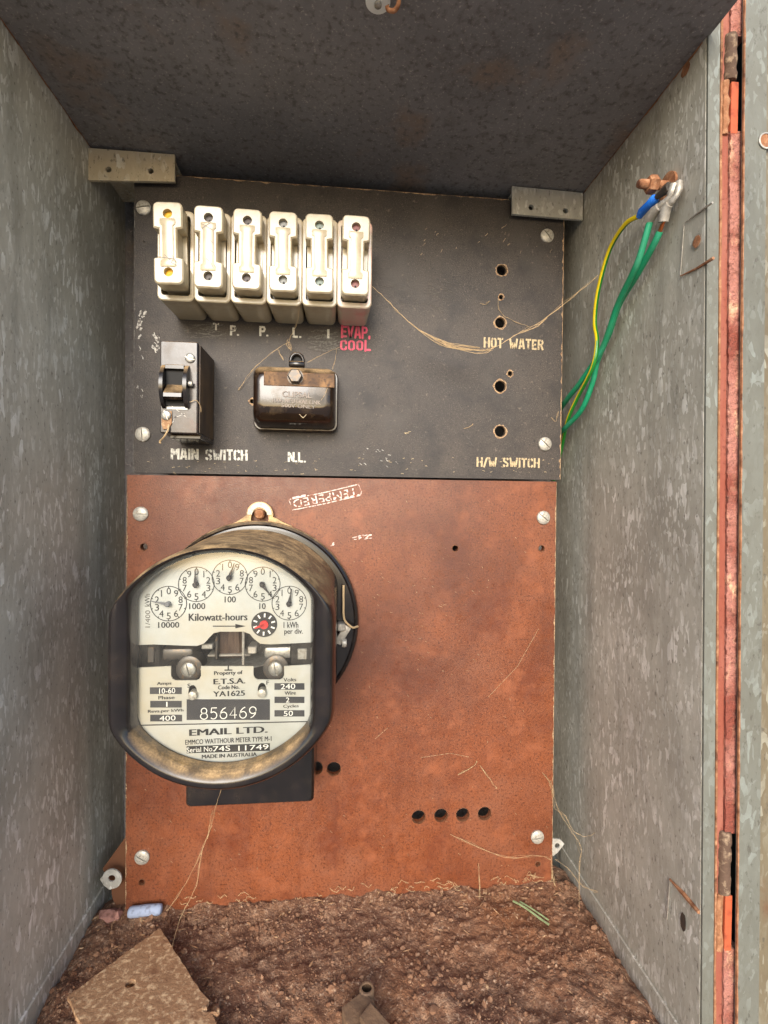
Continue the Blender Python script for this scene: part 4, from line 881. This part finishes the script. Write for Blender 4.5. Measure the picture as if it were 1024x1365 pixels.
def stone(c, r, sq=1.0):
    rot = Matrix.Rotation(random.uniform(0, 6.3), 3, random.choice('XYZ')); s = Vector((random.uniform(.6, 1.3), random.uniform(.6, 1.3), random.uniform(.5, .9)*sq))
    return [c+rot @ Vector((v.x*s.x, v.y*s.y, v.z*s.z))*r*random.uniform(.8, 1.2) for v in IV], IF
V, Fc = [], []
for _ in range(8000):
    x, y_ = random.uniform(x0, x1), random.uniform(YF+.01, -.0005); r = .0003+.0004*random.random()+.0018*random.random()**8
    if noise.noise(Vector((x*28, y_*28, 21))) < random.uniform(-.5, .3): continue
    v_, f_ = stone(Vector((x, y_, dz(x, y_)+r*.25)), r); n0 = len(V); V += v_; Fc += [tuple(i+n0 for i in q) for q in f_]
lv, lf = [], []
for _ in range(170):
    x, y_ = random.uniform(x0, x1), random.choice((random.uniform(YF+.01, -.001), -abs(random.gauss(0, .01))-.001)); z = dz(x, y_)+.0006; a = random.uniform(0, 6.3); l = random.uniform(.001, .0045); w_ = random.uniform(.0003, .0012)
    d = Vector((math.cos(a), math.sin(a), random.uniform(-.2, .2)))*l; q = Vector((-math.sin(a), math.cos(a), random.uniform(-.4, .4)))*w_; c = Vector((x, y_, z)); n0 = len(lv)
    lv += [c-d, c+q, c+d, c-q, c-d*.3+Vector((0, 0, .0004)), c+d*.3+Vector((0, 0, .0004))]; lf += [(n0, n0+3, n0+4), (n0, n0+4, n0+1), (n0+3, n0+2, n0+5), (n0+5, n0+2, n0+1), (n0+3, n0+5, n0+4), (n0+4, n0+5, n0+1)]
tag(mk('leaf_litter', (lv, lf), M['board']), 'tiny dry scraps of leaf scattered over the dirt', 'litter', kind='stuff')
tag(mk('grit', (V, Fc), M['grit']), 'fine pale grit and crumbs scattered over the brown dirt', 'grit', kind='stuff')
def onfloor(u, v, h=0):
    z = ZF+.009
    for _ in range(5):
        p = PZ(u, v, z); z = dz(p.x, min(p.y, .019))+h
    return PZ(u, v, z)
for u, v, r, lab in ((299, 1225, .0028, 'small pale stone on the dirt below the meter'), (337, 1238, .0022, 'tiny pale stone lying alone on the dirt'), (577, 1346, .0026, 'pale stone on the dirt beside the broken clip'), (827, 1306, .0022, 'pale crumb by the foot of the cable side wall')):
    c = onfloor(u, v, r*.4); s_ = mk('stone', stone(c, r), M['grit'], None, 40); tag(s_, lab, 'stone')

# weathered board lying on the dirt
zb = ZF+.0185
q = [PZ(u, v, z) for u, v, z in ((213, 1237, zb-.0005), (90, 1328, zb+.003), (140, 1425, zb+.006), (300, 1395, zb+.002), (281, 1352, zb), (270, 1352, zb), (279, 1336, zb), (266, 1322, zb-.0002))]
nrm = (q[1]-q[0]).cross(q[3]-q[0]).normalized(); nrm = nrm if nrm.z > 0 else -nrm
o0 = q[0]; e1 = (q[1]-o0).normalized(); e2 = nrm.cross(e1)
fl2 = [((p-o0).dot(e1), (p-o0).dot(e2)) for p in q]
def raypl(u, v):
    d = ray(u, v); t = (o0-CAM).dot(nrm)/d.dot(nrm); p = CAM+d*t-o0; return (p.dot(e1), p.dot(e2))
hc = raypl(174, 1311)
out2 = []
for i in range(len(fl2)):
    a, b = Vector(fl2[i]), Vector(fl2[(i+1) % len(fl2)]); kk = max(1, int((b-a).length/.004))
    for j in range(kk):
        p = a.lerp(b, j/kk)+(Vector((random.uniform(-.0004, .0004), random.uniform(-.0004, .0004))) if j else Vector((0, 0))); out2.append(tuple(p))
pv, pf = plate(out2, [circ(.0030, 16, hc)], 0, -.0026)
lb = thing('loose_board', o0, 'weathered brown fibre board with one hole lying on the dirt', 'board')
mk('sheet', ([o0+e1*v.x+e2*v.z+nrm*v.y for v in pv], pf), M['board'], lb)
# torn flap at the board's broken corner
for k_, (pts, r) in enumerate((([(255, 1362), (264, 1349), (276, 1345)], .0012), ([(272, 1362), (281, 1352), (290, 1352), (291, 1346)], .0011))):
    mk('torn_fibre', tube(spline([PZ(u, v, zb+.0005) for u, v in pts], 5), r, 6), M['board'], lb)

# broken bakelite clip
zc = ZF+.022
cc = PZ(489, 1318, zc)
cl = thing('broken_clip', (cc.x, cc.y, ZF+.01), 'broken brown cable clip with a round eye half buried in dirt', 'clip')
dm = mat('dusty_clip', (98, 76, 58), .85, 0, [(80, (132, 104, 78), .4, .65), (60, (60, 52, 52), .62, .75)], (500, .5, .0008))
mk('eye', lathe([(.0030, -.010), (.0046, -.010), (.0046, .0), (.0040, .0008), (.0031, .0008), (.0030, .0)], 24, 'Z', (cc.x, cc.y, zc), cap=False), dm, cl, 40)
mk('eye_bore_shade', lathe([(.0031, -.009), (.0031, -.0085)], 20, 'Z', (cc.x, cc.y, zc)), M['void_shade'], cl)  # black disc, the shade down the bore put in as colour
def zp(u, v, z=zc): p = PZ(u, v, z); return Vector((p.x, p.y, z))
bd = [zp(u, v) for u, v in ((483, 1322), (456, 1343), (462, 1362), (480, 1385), (520, 1372), (497, 1333))]
mk('body', loft([bd, [p+Vector((0, 0, -.013)) for p in bd]]), dm, cl)
rd = [zp(u, v, zc+.003) for u, v in ((494, 1337), (480, 1355), (500, 1385), (526, 1372))]
mk('ridge', loft([[p+Vector((0, 0, -.006)) for p in rd], rd]), dm, cl)

# pale tube, pink mortar lump, metal lug tabs, twig
a, b = PY(171, 1216, -.006), PY(216, 1212, -.006)
tag(mk('foam_plug', tube([a, a+Vector((.0008, 0, 0))]+[a.lerp(b, t)+Vector((0, 0, random.uniform(-.0003, .0003))) for t in (.1, .3, .5, .7, .9)]+[b-Vector((.0008, 0, 0)), b], [.002, .0034]+[.0038]*5+[.0034, .002], 12), M['cloth'], None, 60), 'pale blue grey plug lying along the hardboard foot', 'plug')
c = PY(147, 1222, -.002)
pm = [stone(c, .0075), stone(c+Vector((.001, -.003, -.008)), .0042), stone(c+Vector((.006, -.001, .002)), .0045), stone(c+Vector((-.003, -.002, -.0105)), .003)]
tag(mk('mortar_lump', join(*pm), M['pinkst'], None, 30), 'crumbling pink mortar lump in the corner beside the blue plug', 'mortar')
def tab(cu, cv, ol, hole, yy, lab):
    px = [PY(u, v, yy) for u, v in ol]; h = PY(*hole[:2], yy)
    t = thing('fixing_tab', PY(cu, cv, yy), lab, 'tab')
    mk('eyelet', plate([(p.x, p.z) for p in px], [circ(hole[2], 14, (h.x, h.z))], yy, yy+.0012), M['brkr'], t)
    return t
def eyel(cu, cv, r, tip):
    out = [(cu+r*math.cos(math.radians(a)), cv-r*math.sin(math.radians(a))) for a in range(-60, 171, 15)]
    return out
t1 = tab(148, 1172, eyel(149, 1172, 13, 0)+[(133.5, 1172), (138, 1180), (146, 1186)], (149, 1171, .0026), -.004, 'white metal eyelet tab in the gap beside the hardboard foot, away from the cables')
mk('fibre_strip', plate([(p.x, p.z) for p in (PY(u, v, .006) for u, v in ((137, 1158), (168, 1115), (170, 1205), (158, 1213), (150, 1198), (148, 1180)))], [], .006, .0085), M['rede'], t1)
t2 = tab(742, 1130, [(736, 1118), (747, 1119), (752.5, 1125), (744, 1136), (738, 1141), (736, 1140)], (743, 1127.5, .0022), .0035, 'small metal tab behind the hardboard on the cable side')
mk('foot_bracket', box(.160, .1685, .005, .009, -.333, -.297), M['roof'], t2)
a, b = onfloor(684, 1201, .0022), onfloor(732, 1231, .0022)
tag(mk('twig', join(tube([a.lerp(b, t)+Vector((0, 0, .0008*math.sin(t*5))) for t in (0, .2, .4, .6, .8, 1)], .0008, 6), tube([a.lerp(b, t)+Vector((.003, .001, .0006*math.sin(t*4))) for t in (.1, .4, .7, .9)], .0006, 6)), M['twig']), 'thin pale green twig lying on the dirt', 'twig')

# ================================================================== cobwebs
def web(lab, lines, r=.0002, fuzz=0.0, nf=0):
    r *= .52; nf = int(nf*1.8)
    parts = []
    for ln in lines:
        pts = [PY(u, v, y_) for u, v, y_ in ln]; sp = spline(pts, 6)
        sp = [p+Vector([random.uniform(-.0003, .0003) for _ in range(3)]) for p in sp]
        parts.append(tube(sp, [r*random.uniform(.6, 1.5) for _ in sp], 5))
        for _ in range(nf):
            i = random.randrange(len(sp)-1); p = sp[i]; e = p+Vector([random.uniform(-fuzz, fuzz) for _ in range(3)]); j = min(len(sp)-1, i+random.randint(2, 6))
            parts.append(tube([p, e.lerp(sp[j], .5), sp[j]], r*.45, 4))
    return tag(mk('cobweb', join(*parts), M['web'], None, 60), lab, 'cobweb')
yv = -.030
web('long dusty cobweb sagging from the pink spotted fuse holder to the cables', [[(496, 381, yv), (520, 404, yv), (545, 429, yv), (575, 449, yv), (605, 461, yv), (640, 467, yv), (660, 463, yv), (690, 445, yv), (715, 432, yv), (750, 407, yv), (798, 367, -.034)],
     [(545, 429, yv), (580, 456, yv), (610, 466, yv), (645, 471, yv), (660, 462, yv)], [(560, 441, yv), (600, 458, yv), (640, 463, yv)], [(690, 445, yv), (715, 436, yv), (730, 422, yv)], [(575, 449, yv), (600, 463, yv), (628, 467, yv)], [(590, 458, yv), (620, 466, yv), (655, 467, yv)]], .00032, .002, 14)
web('broken cobweb tuft hanging above the neutral link cover', [[(400, 395, -.04), (396, 430, -.02), (385, 455, -.008), (388, 467, -.008)], [(386, 455, -.008), (360, 472, -.006), (335, 495, -.004), (318, 520, -.001)], [(384, 452, -.008), (382, 460, -.008), (389, 466, -.008), (386, 456, -.008)], [(370, 466, -.006), (378, 480, -.012)]], .00022, .0015, 8)
web('cobweb strands between the pink lettering and the neutral link cover', [[(457, 461, -.001), (435, 470, -.006), (410, 483, -.018)], [(449, 466, -.001), (447, 480, -.01), (443, 492, -.02)], [(441, 500, -.028), (436, 520, -.0315), (424, 540, -.031)]], .0002, .001, 4)
web('wispy cobweb dangling below the meter down to the loose board', [[(296, 1050, -.10), (287, 1078, -.06), (280, 1105, -.03), (268, 1140, -.02), (262, 1180, -.02), (240, 1225, -.03), (230, 1262, -.05)], [(283, 1100, -.03), (262, 1150, -.015), (240, 1190, -.01), (222, 1215, -.01)], [(284, 1080, -.06), (280, 1095, -.03), (277, 1118, -.03)]], .00022, .0015, 7)
web('tangled cobwebs stretched across the hardboard corner by the cable side wall', [[(600, 1112, -.0015), (640, 1130, -.002), (680, 1144, -.004), (715, 1140, -.004), (735, 1146, -.004)], [(735, 1040, -.002), (738, 1075, .0), (752, 1085, -.01), (765, 1108, -.015), (785, 1115, -.02), (803, 1100, -.03)], [(738, 1060, -.002), (745, 1080, -.004), (760, 1105, -.01), (775, 1130, -.015), (772, 1160, -.02), (773, 1250, -.03)], [(740, 1145, -.002), (760, 1160, -.01), (775, 1180, -.02), (800, 1190, -.03)], [(735, 1140, -.004), (737, 1170, -.004), (745, 1195, -.006)], [(638, 1150, -.002), (640, 1190, -.008), (639, 1230, -.02)], [(723, 1030, -.0015), (737, 1050, -.002), (738, 1062, -.002)], [(640, 1020, -.001), (655, 1042, -.001), (662, 1051, -.001)], [(610, 1033, -.001), (630, 1022, -.001), (636, 1014, -.001)]], .00020, .002, 9)
web('faint threads by the drilled holes beside HOT WATER', [[(664, 400, -.001), (665, 412, -.001), (673, 422, -.001), (680, 425, -.001), (692, 431, -.001), (705, 435, -.001)], [(640, 404, -.001), (647, 406, -.001), (653, 401, -.001)], [(735, 556, -.001), (741, 562, -.001), (744, 548, -.001)], [(618, 571, -.001), (625, 570, -.001), (631, 565, -.001)]], .00020, .001, 5)
fl = []
for _ in range(46):
    u = random.uniform(225, 735); v = 1209-(u-170)*.066+random.uniform(-9, 5); l = random.uniform(4, 16); y_ = random.uniform(-.006, -.001)
    fl.append([(u-l/2, v+random.uniform(-3, 3), y_), (u-l/5, v+random.uniform(-4, 3), y_-.001), (u+l/5, v+random.uniform(-3, 4), y_), (u+l/2, v+random.uniform(-3, 3), y_)])
web('drift of web and fluff along the hardboard foot', fl, .00022, .0016, 3)['kind'] = 'stuff'
